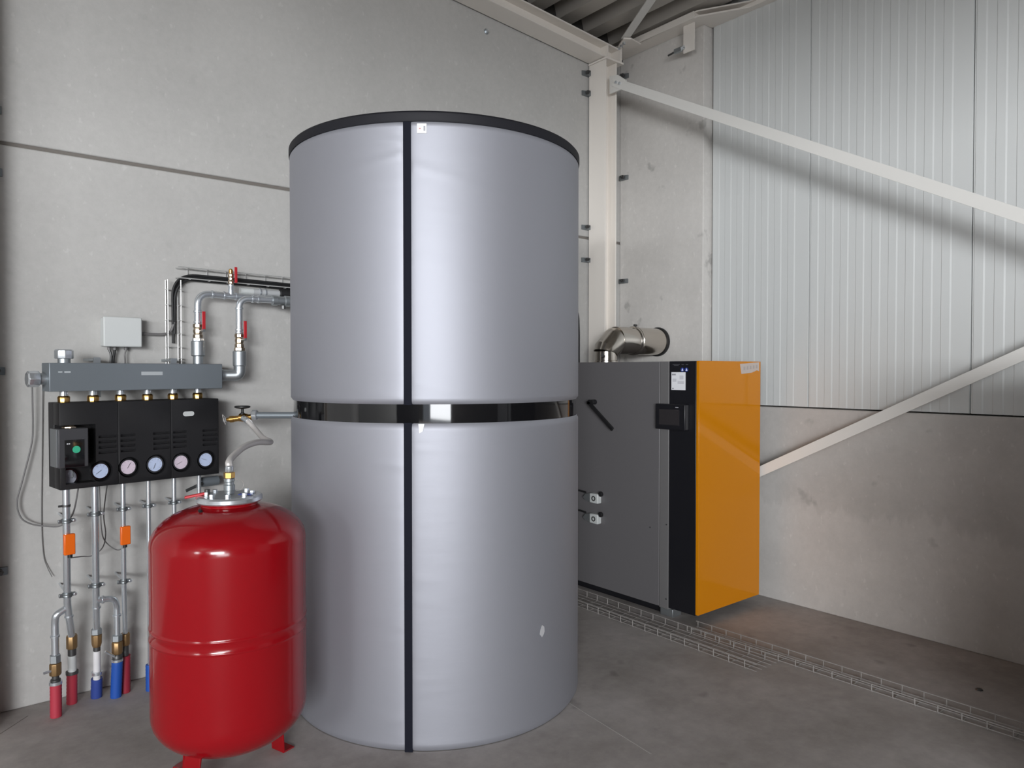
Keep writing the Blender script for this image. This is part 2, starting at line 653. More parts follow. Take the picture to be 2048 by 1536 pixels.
def angle_bar(a, b, w, leg, th=.007, up=(0, 0, 1)):
    """L section from a to b; vertical leg faces the room, the other leg runs back from its top"""
    a, b = Vector(a), Vector(b)
    x = (b - a).normalized()
    n = Vector((-1, 0, 0))
    v = n.cross(x).normalized()
    if v.z < 0:
        v = -v
    P = [(0, 0), (0, w), (-leg, w), (-leg, w - th), (-th, w - th), (-th, 0)]
    L = (b - a).length
    m = MB()
    m.prism([(p[0], p[1] - w / 2) for p in P], 0, L, lambda p, q, c: a + n * p + v * q + x * c)
    return m


t = thing('steel_brace', 'pale steel diagonal brace dropping to the right from the column top across the panels', 'brace', (4.23, 3.8, 3.8))
obj('angle_bar', angle_bar((4.228, 3.895, 3.835), (4.228, 0.0, 1.715), .066, .05), M['brace_paint'], t, bevel=.001)
for i in range(2):
    px = 3.86 - .035 * i
    obj('bolt', MB().hex((4.228, px, 3.822 - .019 * i), (4.216, px, 3.822 - .019 * i), .011), M['zinc'], t)
t = thing('steel_brace', 'pale steel diagonal brace rising to the right from behind the orange boiler', 'brace', (4.48, 3.8, .3))
obj('angle_bar', angle_bar((4.465, 3.90, .319), (4.465, 0.0, 2.316), .066, .05), M['brace_paint'], t, bevel=.001)
t = thing('roof_brace', 'slim pale steel strap running up from the corner under the roof deck', 'brace', (4.27, 3.8, 4.15))
obj('angle_bar', MB().bar((4.275, 3.815, 4.155), (3.30, 2.10, 4.215), .007, .062), M['brace_paint'], t)


def clamp(loc, label, rz, sx=1):
    """wedge plate, threaded bolt and nut that hold a concrete panel to the column"""
    t = thing('panel_clamp', label, 'clamp', loc, 'panel clamps on the steel frame')
    L = Vector(loc)
    m = Matrix.Rotation(rz, 3, 'Z')

    def w(a, b, c):
        return L + m @ Vector((a * sx, b, c))
    p = MB()
    p.prism([(.006, 0), (-.068, 0), (-.068, .010), (-.016, .034), (.006, .034)], -.018, .018, lambda a, b, c: w(a, -b, c))
    obj('wedge_plate', p, M['clamp_steel'], t)
    obj('bolt', MB().cyl(w(-.036, -.062, .002), w(-.036, .015, .002), .0075, 10), M['dark_steel'], t)
    obj('nut', MB().hex(w(-.036, -.046, .002), w(-.036, -.028, .002), .015), M['dark_steel'], t)
    return t


for i, z in enumerate((3.941, 3.784, 2.73, 2.472)):
    clamp((4.169, 4.1125, z), 'zinc panel clamp on the left of the corner column, %s' %
          ('topmost of four', 'second from the top', 'third from the top', 'lowest of four')[i], 0)
for i, z in enumerate((4.005, 3.179, 2.332)):
    clamp((4.549, 4.085, z), 'zinc panel clamp on the right of the corner column, %s' %
          ('just above the brace end', 'below the brace', 'lowest, above the flue')[i], R(-90), -1)
for i, z in enumerate((2.797, 2.511, 1.595, .665)):
    clamp((.266, 4.1125, z), 'zinc panel clamp at the left edge of the concrete wall, %s' %
          ('topmost, above the wall joint', 'just below the wall joint', 'level with the zinc manifold', 'lowest, near the floor')[i], 0, -1)
t = thing('anchor_bolt', 'long dark bolt with clamp plate on the tab under the eaves beam', 'bolt', (4.45, 3.40, 3.98))
obj('shank', MB().cyl((4.44, 3.53, 3.975), (4.44, 3.385, 3.99), .007, 10), M['dark_steel'], t)
obj('wedge_plate', MB().box((4.443, 3.44, 3.985), (.02, .07, .035)), M['galv'], t, bevel=.003)
obj('nut', MB().hex((4.44, 3.405, 3.988), (4.44, 3.385, 3.99), .016), M['zinc'], t)
t = thing('wall_bolt', 'small zinc bolt head high on the concrete wall under the rafter', 'bolt', (3.155, 4.11, 3.986))
obj('washer', MB().cyl((3.155, YL, 3.986), (3.155, YL - .004, 3.986), .02), M['galv'], t)
obj('head', MB().hex((3.155, YL - .004, 3.986), (3.155, YL - .018, 3.986), .012), M['zinc'], t)

# ------------------------------------------------------------------ silver buffer tank
TC = Vector((2.078, 3.122, 0))
TR = 0.719


def arc_solid(r0, r1, a0, a1, z0, z1, n=64, edge=0.0):
    """curved slab between angles a0 > a1 (degrees); edge rounds the outer top and bottom"""
    prof = [(r0, z0), (r1 - edge, z0), (r1 - edge * .3, z0 + edge * .3), (r1, z0 + edge), (r1, z1 - edge),
            (r1 - edge * .3, z1 - edge * .3), (r1 - edge, z1), (r0, z1)]
    c = len(prof)
    vs, fs = [], []
    for i in range(n + 1):
        t = R(a0 + (a1 - a0) * i / n)
        for r, z in prof:
            vs.append((TC.x + r * math.cos(t), TC.y + r * math.sin(t), z))
    for i in range(n):
        for k in range(c):
            k2 = (k + 1) % c
            fs.append((i * c + k, i * c + k2, (i + 1) * c + k2, (i + 1) * c + k))
    fs.append(tuple(range(c)))
    fs.append(tuple(n * c + k for k in range(c))[::-1])
    return MB().add(vs, fs)


S0, S1 = -134.75, -132.25         # the zip strip
t = thing('buffer_tank', 'tall round silver foil jacketed tank with black cross bands', 'tank', tuple(TC))


def jacket_mesh(z0, z1, seed):
    """foil jacket with slack: small creases that fan out from the zip strip"""
    rnd = random.Random(seed)
    folds = []
    z = z0 + .03
    while z < z1 - .02:
        near = 1.0 if (z > z1 - .22 or z < z0 + .14) else .35
        folds.append((z, rnd.uniform(.010, .022), rnd.uniform(-.10, .10), rnd.uniform(.3, 1.0) * near, rnd.choice((-1, 1)), rnd.uniform(6, 16)))
        z += rnd.uniform(.03, .075)
    n, mz = 220, 90
    vs, fs = [], []
    A0, A1 = S1, S0 + 360
    angs = []
    for i in range(n + 1):
        u = i / n
        uu = .5 - .5 * math.cos(PI * u)
        angs.append(A0 + (A1 - A0) * (uu * .75 + u * .25))
    e = .012
    for a in angs:
        d0, d1 = a - A0, A1 - a
        for j in range(mz + 1):
            z = z0 + (z1 - z0) * j / mz
            r = TR
            ee = min(z - z0, z1 - z)
            if ee < e:
                r -= e * (1 - ee / e) ** 2 * .8
            side = 1 if d0 < d1 else -1
            dd = min(d0, d1)
            dz = 0
            if dd < 40:
                for fz, fw, sl, am, sd, ln in folds:
                    if sd != side:
                        continue
                    q = (z - fz - sl * dd / 30) / fw
                    if abs(q) < 3:
                        dz += am * math.exp(-q * q) * math.exp(-dd / ln) * min(1, dd / .8)
            r += dz * .0018
            r -= .004 * math.exp(-dd / 1.2)
            t_ = R(a)
            vs.append((TC.x + r * math.cos(t_), TC.y + r * math.sin(t_), z))
    for i in range(n):
        for j in range(mz):
            q = i * (mz + 1) + j
            fs.append((q, q + 1, q + mz + 2, q + mz + 1))
    return MB().add(vs, fs)


obj('lower_jacket', jacket_mesh(0.004, 1.378, 3), M['jacket'], t, angle=60)
obj('upper_jacket', jacket_mesh(1.457, 2.628, 5), M['jacket'], t, angle=60)
obj('core', MB().lathe([(TR - .035, .003), (TR - .035, 2.63)], TC, seg=64), M['black_trim'], t)
obj('zip_strip', arc_solid(TR - .03, TR - .003, S0 - .1, S1 + .1, 0.0, 1.38, 4), M['black_strip'], t, label='lower black zip strip')
obj('zip_strip', arc_solid(TR - .03, TR - .003, S0 - .1, S1 + .1, 1.455, 2.63, 4), M['black_strip'], t, label='upper black zip strip')
obj('gloss_band', MB().lathe([(TR - .03, 1.374), (TR - .012, 1.374), (TR - .0115, 1.416), (TR - .012, 1.460), (TR - .03, 1.460)], TC, seg=160, closed=False),
    M['black_gloss'], t)
obj('top_rim', MB().lathe([(TR - .04, 2.622), (TR + .001, 2.622), (TR + .004, 2.628), (TR + .004, 2.658), (TR - .004, 2.667), (TR - .04, 2.667)], TC, seg=128, closed=False),
    M['black_trim'], t)
obj('lid', MB().lathe([(0.001, 2.66), (TR - .03, 2.66), (TR - .03, 2.664), (0.001, 2.668)], TC, seg=64), M['black_trim'], t)


def sticker(a0, a1, z0, z1, name, m, dr=.0035, label=None, parent=t):
    return obj(name, arc_solid(TR + dr - .001, TR + dr, a0, a1, z0, z1, 4), m, parent, label=label)


s = sticker(-130.1, -127.0, 2.572, 2.612, 'label_sticker', M['white_sticker'], label='square white sticker with faint print')
sticker(-128.0, -127.4, 2.582, 2.602, 'print_mark', M['grey_print'], .0042, parent=s)
sticker(-129.4, -128.9, 2.589, 2.594, 'print_mark', M['red_print'], .0042, parent=s)
m = MB()
z0, z1 = 1.338, 1.377
def tp(a, z, r): return (TC.x + r * math.cos(R(a)), TC.y + r * math.sin(R(a)), z)
m.prism([(-129.9, 1.377), (-127.9, 1.377), (-128.5, 1.345), (-129.6, 1.338)][::-1], TR + .002, TR + .0035, lambda a, z, r: tp(a, z, r))
obj('tape_patch', m, M['white_sticker'], t, label='white tape scrap under the band')
m = MB()
m.prism([(-84.6, .445), (-83.8, .462), (-82.6, .452), (-82.4, .43), (-82.9, .418), (-83.8, .408), (-85.0, .425)][::-1], TR + .0022, TR + .0030, lambda a, z, r: tp(a, z, r))
obj('scuff_patch', m, mat('scuffed foil', (.62, .62, .64), .6, .4), t, label='pale scuffed patch near the bottom')

# ------------------------------------------------------------------ red expansion vessel
VX, VY = 0.954, 2.897
V = Vector((VX, VY, 0))
t = thing('expansion_vessel', 'red glossy domed expansion vessel standing in front of the silver tank', 'vessel', (VX, VY, 0))
rr = .287
prof = []
for i in range(13):
    a = PI / 2 * i / 12
    prof.append((max(.002, rr * math.sin(a) ** .8), .295 - .158 * math.cos(a) ** 1.0))
prof += [(rr, .30), (rr, .305), (rr, .32), (rr, .575), (rr, .58), (rr, .583), (rr + .0018, .586), (rr + .0024, .589), (rr + .0018, .592), (rr, .595), (rr, .625),
         (rr + .0018, .628), (rr + .0024, .631), (rr + .0018, .634), (rr, .637), (rr, .643), (rr, .648), (rr, .925), (rr, .93)]
for i in range(13):
    a = PI / 2 * i / 12
    prof.append((max(.105, rr * math.cos(a) ** .8), .935 + .145 * math.sin(a)))
prof += [(.108, 1.085), (.108, 1.092), (.002, 1.092)]
obj('shell', MB().lathe(prof, V, seg=96, closed=False), M['red_paint'], t, angle=50)
fl = MB().lathe([(.095, 1.088), (.119, 1.088), (.123, 1.093), (.123, 1.106), (.118, 1.112), (.102, 1.115), (.095, 1.112)], V, seg=64, closed=False)
ring = obj('flange_ring', fl, M['zinc'], t)
obj('cover_plate', MB().lathe([(.002, 1.108), (.098, 1.108), (.098, 1.114), (.05, 1.116), (.002, 1.116)], V, seg=48, closed=False), M['galv'], t)
for i in range(8):
    a = R(22 + 45 * i)
    p = V + Vector((.083 * math.cos(a), .083 * math.sin(a), 1.113))
    obj('flange_bolt', MB().hex(p, p + Vector((0, 0, .012)), .010), M['zinc'], t)
obj('blue_label', MB().box((VX + .045, VY - .055, 1.1175), (.05, .03, .002), R(-39)), M['blue_print'], t, bevel=.0)
lv = MB()
lv.bar((.875, 2.935, 1.121), (.806, 2.962, 1.108), .010, .016)
obj('lever', lv, M['red_dull'], t, bevel=.003, label='red lever at the left of the flange')
obj('lever_pivot', MB().cyl((.88, 2.93, 1.108), (.88, 2.93, 1.136), .010, 12), M['dark_steel'], t)
obj('air_valve', MB().cyl((.838, 2.843, 1.058), (.824, 2.836, 1.076), .0065, 10), M['black_rubber'], t)
for i, ang in enumerate((17.5, 120.5, 208)):
    a = R(ang)
    d = Vector((math.cos(a), math.sin(a), 0))
    s_ = Vector((-d.y, d.x, 0))
    rad = .235 if i == 0 else .215
    b = V + d * rad
    lg = MB()
    w_ = .038
    pts = [(-.012, .0), (.045, .0), (.045, .006), (-.004, .006), (-.010, .10), (-.03, .22), (-.04, .22), (-.018, .10)]
    lg.prism(pts, -w_, w_, lambda p, q, c, b=b, d=d, s_=s_: b + d * p + s_ * c + Vector((0, 0, q)))
    obj('foot', lg, M['red_paint'], t, bevel=.002)
# fittings on top of the vessel
ft = thing('vessel_fitting', 'zinc and brass pipe fitting screwed into the red vessel top', 'fitting', (VX, VY, 1.116))
Z = lambda z: Vector((VX, VY, z))
obj('nipple', MB().lathe([(.018, 1.117), (.018, 1.128), (.021, 1.130), (.021, 1.150), (.017, 1.153), (.017, 1.162), (.020, 1.165), (.020, 1.176), (.015, 1.178)], V, seg=20), M['galv'], ft)
obj('union_nut', MB().hex(Z(1.178), Z(1.200), .022), M['brass'], ft, bevel=.001)
obj('ferrule', MB().lathe([(.013, 1.200), (.015, 1.203), (.015, 1.222), (.012, 1.225)], V, seg=16), M['zinc'], ft)
sl = [(VX + .018 + .0, VY - .012, 1.170), (VX + .038, VY - .026, 1.168), (VX + .044, VY - .034, 1.150), (VX + .036, VY - .028, 1.132), (VX + .02, VY - .016, 1.128)]
obj('seal_wire', MB().tube(spline(sl, 6), .0014, 6), M['wire'], ft)

# ------------------------------------------------------------------ tap and hose between tank and vessel
L_ = Vector((-.7716, .6361, 0)).normalized() * -1       # towards the tank


def tapp(s, z, o=0.0):
    """point on the line that leaves the tank sideways: s metres to the tank, o towards the camera"""
    return Vector((1.36, 3.713, z)) + Vector((.773, -.634, 0)) * s + Vector((-.634, -.773, 0)) * o


t = thing('filling_tap', 'brass tap with black round handle on the stub pipe from the silver tank', 'tap', tuple(tapp(-.05, 1.36)))
obj('stub_pipe', MB().cyl(tapp(0.0, 1.368), tapp(.32, 1.368), .0165), M['manifold'], t)
obj('coupling', MB().lathe([(.020, 0), (.026, .004), (.026, .026), (.021, .030)], tapp(-.022, 1.370), (.773, -.634, 0), 8), M['zinc'], t)
obj('valve_body', MB().cyl(tapp(-.135, 1.347), tapp(-.02, 1.360), .015, 16).lathe([(.020, -.02), (.022, 0), (.020, .02)], tapp(-.065, 1.356), (.773, -.634, 0), 16), M['brass'], t)
obj('outlet', MB().lathe([(.017, 0), (.017, .018), (.012, .020), (.010, .034)], tapp(-.115, 1.349), (-.773, .634, -.12), 12), M['brass'], t)
obj('outlet_cap', MB().hex(tapp(-.15, 1.345), tapp(-.166, 1.343), .013), M['zinc'], t)
obj('cap_chain', MB().tube(spline([tapp(-.15, 1.352, .012), tapp(-.165, 1.372, .018), tapp(-.158, 1.345, .02), tapp(-.15, 1.322, .018)], 6), .0015, 6), M['wire'], t)
obj('stem', MB().lathe([(.013, 0), (.013, .012), (.007, .016), (.007, .042)], tapp(-.07, 1.366), (0, 0, 1), 14), M['black_plastic'], t)
obj('handle', MB().lathe([(.008, 0), (.030, .004), (.039, .008), (.039, .014), (.030, .017), (.004, .018)], tapp(-.07, 1.400), (0, 0, 1), 24), M['black_plastic'], t)
t2 = thing('braided_hose', 'silver braided hose curling from the brass tap down to the red vessel', 'hose', (VX, VY, 1.205))
hp = [(1.306, 3.722, 1.352), (1.318, 3.695, 1.335), (1.330, 3.647, 1.303), (1.322, 3.52, 1.268), (1.302, 3.372, 1.262), (1.242, 3.253, 1.272), (1.164, 3.162, 1.284),
      (1.075, 3.066, 1.279), (.994, 2.965, 1.256), (.957, 2.907, 1.240), (.954, 2.897, 1.222)]
obj('hose', MB().tube(spline(hp, 8), .0135, 14), M['hose'], t2)
obj('ferrule', MB().cyl((1.300, 3.735, 1.356), (1.314, 3.702, 1.340), .0145, 14), M['zinc'], t2)

# ------------------------------------------------------------------ boiler
BX0, BX1, BY0, BY1 = 3.757, 4.440, 2.737, 3.880
t = thing('pellet_boiler', 'tall boiler with orange front, black edge and grey side, right of the silver tank', 'boiler', (4.1, 3.3, 0))
obj('casing', MB().mm(BX0, BX1 - .01, 3.046, BY1, .055, 1.655), M['boiler_grey'], t, bevel=.004)
obj('corner_strip', MB().mm(BX0 - .001, BX1 - .012, 2.970, 3.043, .050, 1.655), M['boiler_strip'], t, bevel=.003)
obj('front_hood', MB().mm(BX0, BX1 - .003, 2.760, 2.967, .062, 1.656), M['boiler_black'], t, bevel=.003)
fp = obj('front_panel', MB().mm(BX0 - .001, BX1, BY0, 2.757, .070, 1.657), M['orange_glass'], t, bevel=.0015)
obj('plinth', MB().mm(BX0 + .05, BX1 - .05, 3.06, BY1 - .02, .0, .056), M['boiler_black'], t)
for (fx, fy) in ((BX0 + .06, 2.995), (BX1 - .09, 2.995)):
    obj('foot', MB().mm(fx - .045, fx + .045, fy - .05, fy + .05, 0, .051), M['galv'], t, bevel=.002)
# touch screen
sc = obj('control_screen', MB().mm(3.715, BX0 + .001, 2.812, 3.045, 1.221, 1.383), M['boiler_black'], t, bevel=.004)
obj('display', MB().mm(3.7135, 3.716, 2.856, 3.016, 1.250, 1.349), M['screen'], sc)
obj('edge_strip', MB().mm(3.722, 3.744, 2.8105, 2.813, 1.226, 1.380), M['grey_plastic'], sc)
obj('emblem', MB().mm(3.7138, 3.7152, 2.862, 2.885, 1.361, 1.367), M['grey_print'], sc)
# lever handle on the grey side
hb = obj('side_lever', MB().bar((3.70, 3.640, 1.374), (3.70, 3.404, 1.192), .026, .014, up=(0, -.6, .8)), M['black_plastic'], t, bevel=.003)
obj('lever_hub', MB().cyl((BX0, 3.625, 1.372), (3.694, 3.625, 1.372), .018, 16), M['black_plastic'], hb)
obj('lever_stub', MB().bar((3.70, 3.645, 1.368), (3.70, 3.588, 1.378), .022, .014, up=(0, 0, 1)), M['black_plastic'], hb)
# two small motor connectors
for z in (.690, .545):
    c = obj('side_connector', MB().mm(3.715, BX0, 3.560, 3.640, z - .034, z + .034), M['white_plastic'], t, bevel=.006)
    n_ = MB()
    n_.prism([(3.640, z - .030), (3.690, z - .026), (3.715, z - .006), (3.690, z + .022), (3.640, z + .030)], 3.722, BX0, lambda a, b, c: (c, a, b))
    obj('nose', n_, M['galv'], c, bevel=.003)
    obj('screw_ring', MB().ring((3.713, 3.598, z), (1, 0, 0), .011, .018, .004, 20), M['dark_steel'], c)
    obj('knob', MB().lathe([(.010, 0), (.018, .006), (.018, .020), (.012, .024)], (3.745, 3.545, z + .036), (-1, 0, 0), 14), M['black_plastic'], c)
    obj('lead', MB().tube([(3.74, 3.70, z + .028), (3.74, 3.76, z + .033), (3.742, 3.86, z + .03)], .007, 8), M['black_rubber'], c)
for y, z in ((2.985, .60), (2.985, .115), (3.12, .56)):
    obj('screw', MB().cyl((BX0, y, z), (BX0 - .003, y, z), .005, 10), M['dark_steel'], t)
# stickers on the black edge
st = obj('type_sticker', MB().mm(BX0 - .0015, BX0, 2.840, 2.950, 1.473, 1.586), M['white_sticker'], t, label='white sticker on the black edge')
for y0, y1, z0, z1 in ((2.915, 2.945, 1.566, 1.576), (2.930, 2.944, 1.478, 1.486), (2.85, 2.90, 1.512, 1.53), (2.855, 2.885, 1.54, 1.565), (2.91, 2.94, 1.525, 1.545)):
    obj('print_mark', MB().mm(BX0 - .0022, BX0 - .0014, y0, y1, z0, z1), M['grey_print'] if z0 > 1.56 or z0 < 1.48 else mat('pale print', (.62, .62, .66), .5), st)
for y in (2.865, 2.833):
    ic = obj('symbol_sticker', MB().lathe([(.0125, 0), (.0125, .0014)], (BX0, y, 1.602), (-1, 0, 0), 20), M['blue_print'], t, label='round blue and white symbol')
    tri = MB()
    tri.prism([(y - .008, 1.595), (y + .006, 1.595), (y - .002, 1.611)], BX0 - .0022, BX0 - .0013, lambda a, b, c: (c, a, b))
    obj('symbol_mark', tri, M['white_sticker'], ic)
for y0, y1, z0, z1 in ((2.885, 2.94, 1.634, 1.637), (2.895, 2.93, 1.628, 1.631), (2.855, 2.87, 1.632, 1.636), (2.822, 2.838, 1.632, 1.636)):
    obj('print_mark', MB().mm(BX0 - .0015, BX0, y0, y1, z0, z1), mat('dim print', (.10, .10, .11), .5), t)
lg = MB()
lg.prism([(4.196, 1.640), (4.420, 1.652), (4.420, 1.592), (4.395, 1.598), (4.33, 1.582), (4.212, 1.574)][::-1], BY0 - .0015, BY0 + .0005, lambda a, b, c: (a, c, b))
ls = obj('corner_sticker', lg, M['foil_sticker'], t, label='crumpled silver sticker on the orange front')
for i in range(5):
    xx = 4.235 + .036 * i
    obj('print_mark', MB().mm(xx, xx + .020, BY0 - .0024, BY0 - .0013, 1.600 + .003 * i, 1.622 + .003 * i), mat('sticker print', (.42, .37, .35), .5), ls)

# flue
FX, FY, FZ = 3.945, 3.70, 1.822
t = thing('flue_pipe', 'shiny stainless flue elbow from the boiler top into the spotted concrete wall', 'flue', (FX, FY, 1.655))
obj('collar', MB().lathe([(.090, 1.6555), (.090, 1.668), (.084, 1.672)], (FX, FY, 0), seg=40), M['stainless'], t)
obj('riser', MB().lathe([(.080, 1.657), (.080, 1.668), (.083, 1.67), (.083, 1.735)], (FX, FY, 0), seg=48), M['stainless'], t)
e1 = MB().tube([(FX - .004, FY, 1.728), (FX + .000, FY, 1.742), (FX + .085, FY, 1.815), (FX + .102, FY, 1.822)], [.087, .092, .098, .100], 40)
obj('elbow_segment', e1, M['stainless'], t, angle=20)
obj('elbow_outlet', MB().lathe([(.100, 0), (.102, .01), (.102, .185), (.106, .19), (.106, .20)], (FX + .095, FY, FZ), (1, 0, 0), 48), M['stainless'], t)
cb = obj('clamp_band', MB().lathe([(.103, 0), (.110, .004), (.111, .015), (.107, .018), (.111, .022), (.110, .034), (.103, .038)], (FX + .285, FY, FZ), (1, 0, 0), 48), M['stainless'], t)
obj('clamp_screw', MB().cyl((FX + .29, FY - .02, FZ + .118), (FX + .318, FY - .02, FZ + .118), .008, 10).cyl((FX + .304, FY - .02, FZ + .100), (FX + .304, FY - .02, FZ + .118), .004, 8), M['dark_steel'], cb)
obj('wall_section', MB().lathe([(.104, 0), (.104, .285)], (FX + .32, FY, FZ), (1, 0, 0), 48), M['stainless'], t)
obj('wall_seal', MB().lathe([(.100, 0), (.113, 0), (.114, .012), (.112, .022), (.100, .022)], (4.527, FY, FZ), (1, 0, 0), 48, closed=False), M['black_rubber'], t)
obj('test_nozzle', MB().cyl((FX - .07, FY - .045, 1.70), (FX - .115, FY - .075, 1.706), .012, 12), M['black_rubber'], t)

# ------------------------------------------------------------------ wire cable trays on the floor


def floor_tray(name, label, x0, y0, x1, y1, w, h, pitch, nlong):
    t = thing(name, label, 'cable tray', ((x0 + x1) / 2, (y0 + y1) / 2, 0))
    a, b = Vector((x0, y0, 0)), Vector((x1, y1, 0))
    d = (b - a).normalized()
    s_ = Vector((-d.y, d.x, 0))
    L = (b - a).length
    r = .0025
    pos = [(-w / 2, h)] + [(-w / 2 + w * i / (nlong - 1), .0055 + r) for i in range(nlong)] + [(w / 2, h)]
    for o_, z in pos:
        obj('long_wire', MB().cyl(a + s_ * o_ + Vector((0, 0, z)), b + s_ * o_ + Vector((0, 0, z)), r, 6), M['wire'], t)
    first = None
    n = int(L / pitch)
    for i in range(n + 1):
        c = a + d * (pitch * i + .01)
        if first is None:
            u = [c - s_ * (w / 2 + .003) + Vector((0, 0, h + .003)), c - s_ * (w / 2 + .003) + Vector((0, 0, r)), c + s_ * (w / 2 + .003) + Vector((0, 0, r)),
                 c + s_ * (w / 2 + .003) + Vector((0, 0, h + .003))]
            first = obj('cross_wire', MB().tube(fillet(u, .01, 3), r, 6), M['wire'], t)
            c0 = c
        else:
            o_ = first.copy()
            COL.objects.link(o_)
            o_.parent = t
            o_.location = c - c0


floor_tray('wire_cable_tray', 'wide wire mesh cable tray on the floor beside the grey boiler side', 3.552, 3.90, 3.515, 2.12, .185, .045, .10, 5)
floor_tray('wire_cable_tray', 'narrow wire mesh cable tray running across the floor towards the lower right', 3.692, 2.74, 3.732, .35, .105, .040, .10, 3)

# ------------------------------------------------------------------ manifold, pump groups and pipes on the long wall
A8 = R(8)
PU = Vector((math.cos(A8), math.sin(A8), 0))
PN = Vector((math.sin(A8), -math.cos(A8), 0))
P0 = Vector((.505, 3.78, 0))


def P(s, o, z):
    """s metres along the manifold, o metres out from the pump fronts towards the room"""
    return P0 + PU * s + PN * o + Vector((0, 0, z))


def abox(mb, s0, s1, o0, o1, z0, z1):
    return mb.box(P((s0 + s1) / 2, (o0 + o1) / 2, (z0 + z1) / 2), (abs(s1 - s0), abs(o1 - o0), abs(z1 - z0)), A8)


t = thing('heating_manifold', 'long blue grey zinc manifold box above the black pump groups', 'manifold', tuple(P(.37, -.08, 1.5)))
obj('body', abox(MB(), -.030, .765, -.140, -.030, 1.503, 1.632), M['manifold'], t, bevel=.003)
for s0, s1, z0, z1 in ((.005, .022, 1.588, 1.594), (.03, .055, 1.587, 1.595), (.36, .46, 1.575, 1.592)):
    obj('stamp_mark', abox(MB(), s0, s1, -.0305, -.0295, z0, z1), mat('pale stamp', (.42, .45, .47), .5), t)
obj('top_nipple', MB().lathe([(.026, 1.632), (.026, 1.652)], P(.045, -.085, 0), seg=20), M['galv'], t)
obj('top_cap', MB().lathe([(.037, 1.651), (.039, 1.655), (.039, 1.688), (.034, 1.694)], P(.045, -.085, 0), seg=8), M['zinc'], t, bevel=.002)
obj('end_nipple', MB().cyl(P(-.030, -.085, 1.560), P(-.062, -.085, 1.560), .026), M['galv'], t)
obj('end_cap', MB().lathe([(.034, 0), (.037, .004), (.037, .042), (.032, .048)], P(-.055, -.085, 1.560), -PU, 8), M['zinc'], t, bevel=.002)
for s in (.2, .56):
    obj('wall_bracket', abox(MB(), s - .015, s + .015, -.145, -.139, 1.47, 1.66).box(P(s, -.21, 1.65), (.03, .15, .012), A8), M['galv'], t)
SS = [.045, .167, .288, .412, .536, .662]
for s in SS:
    obj('outlet_nipple', MB().cyl(P(s, -.095, 1.504), P(s, -.095, 1.482), .017), M['zinc'], t)

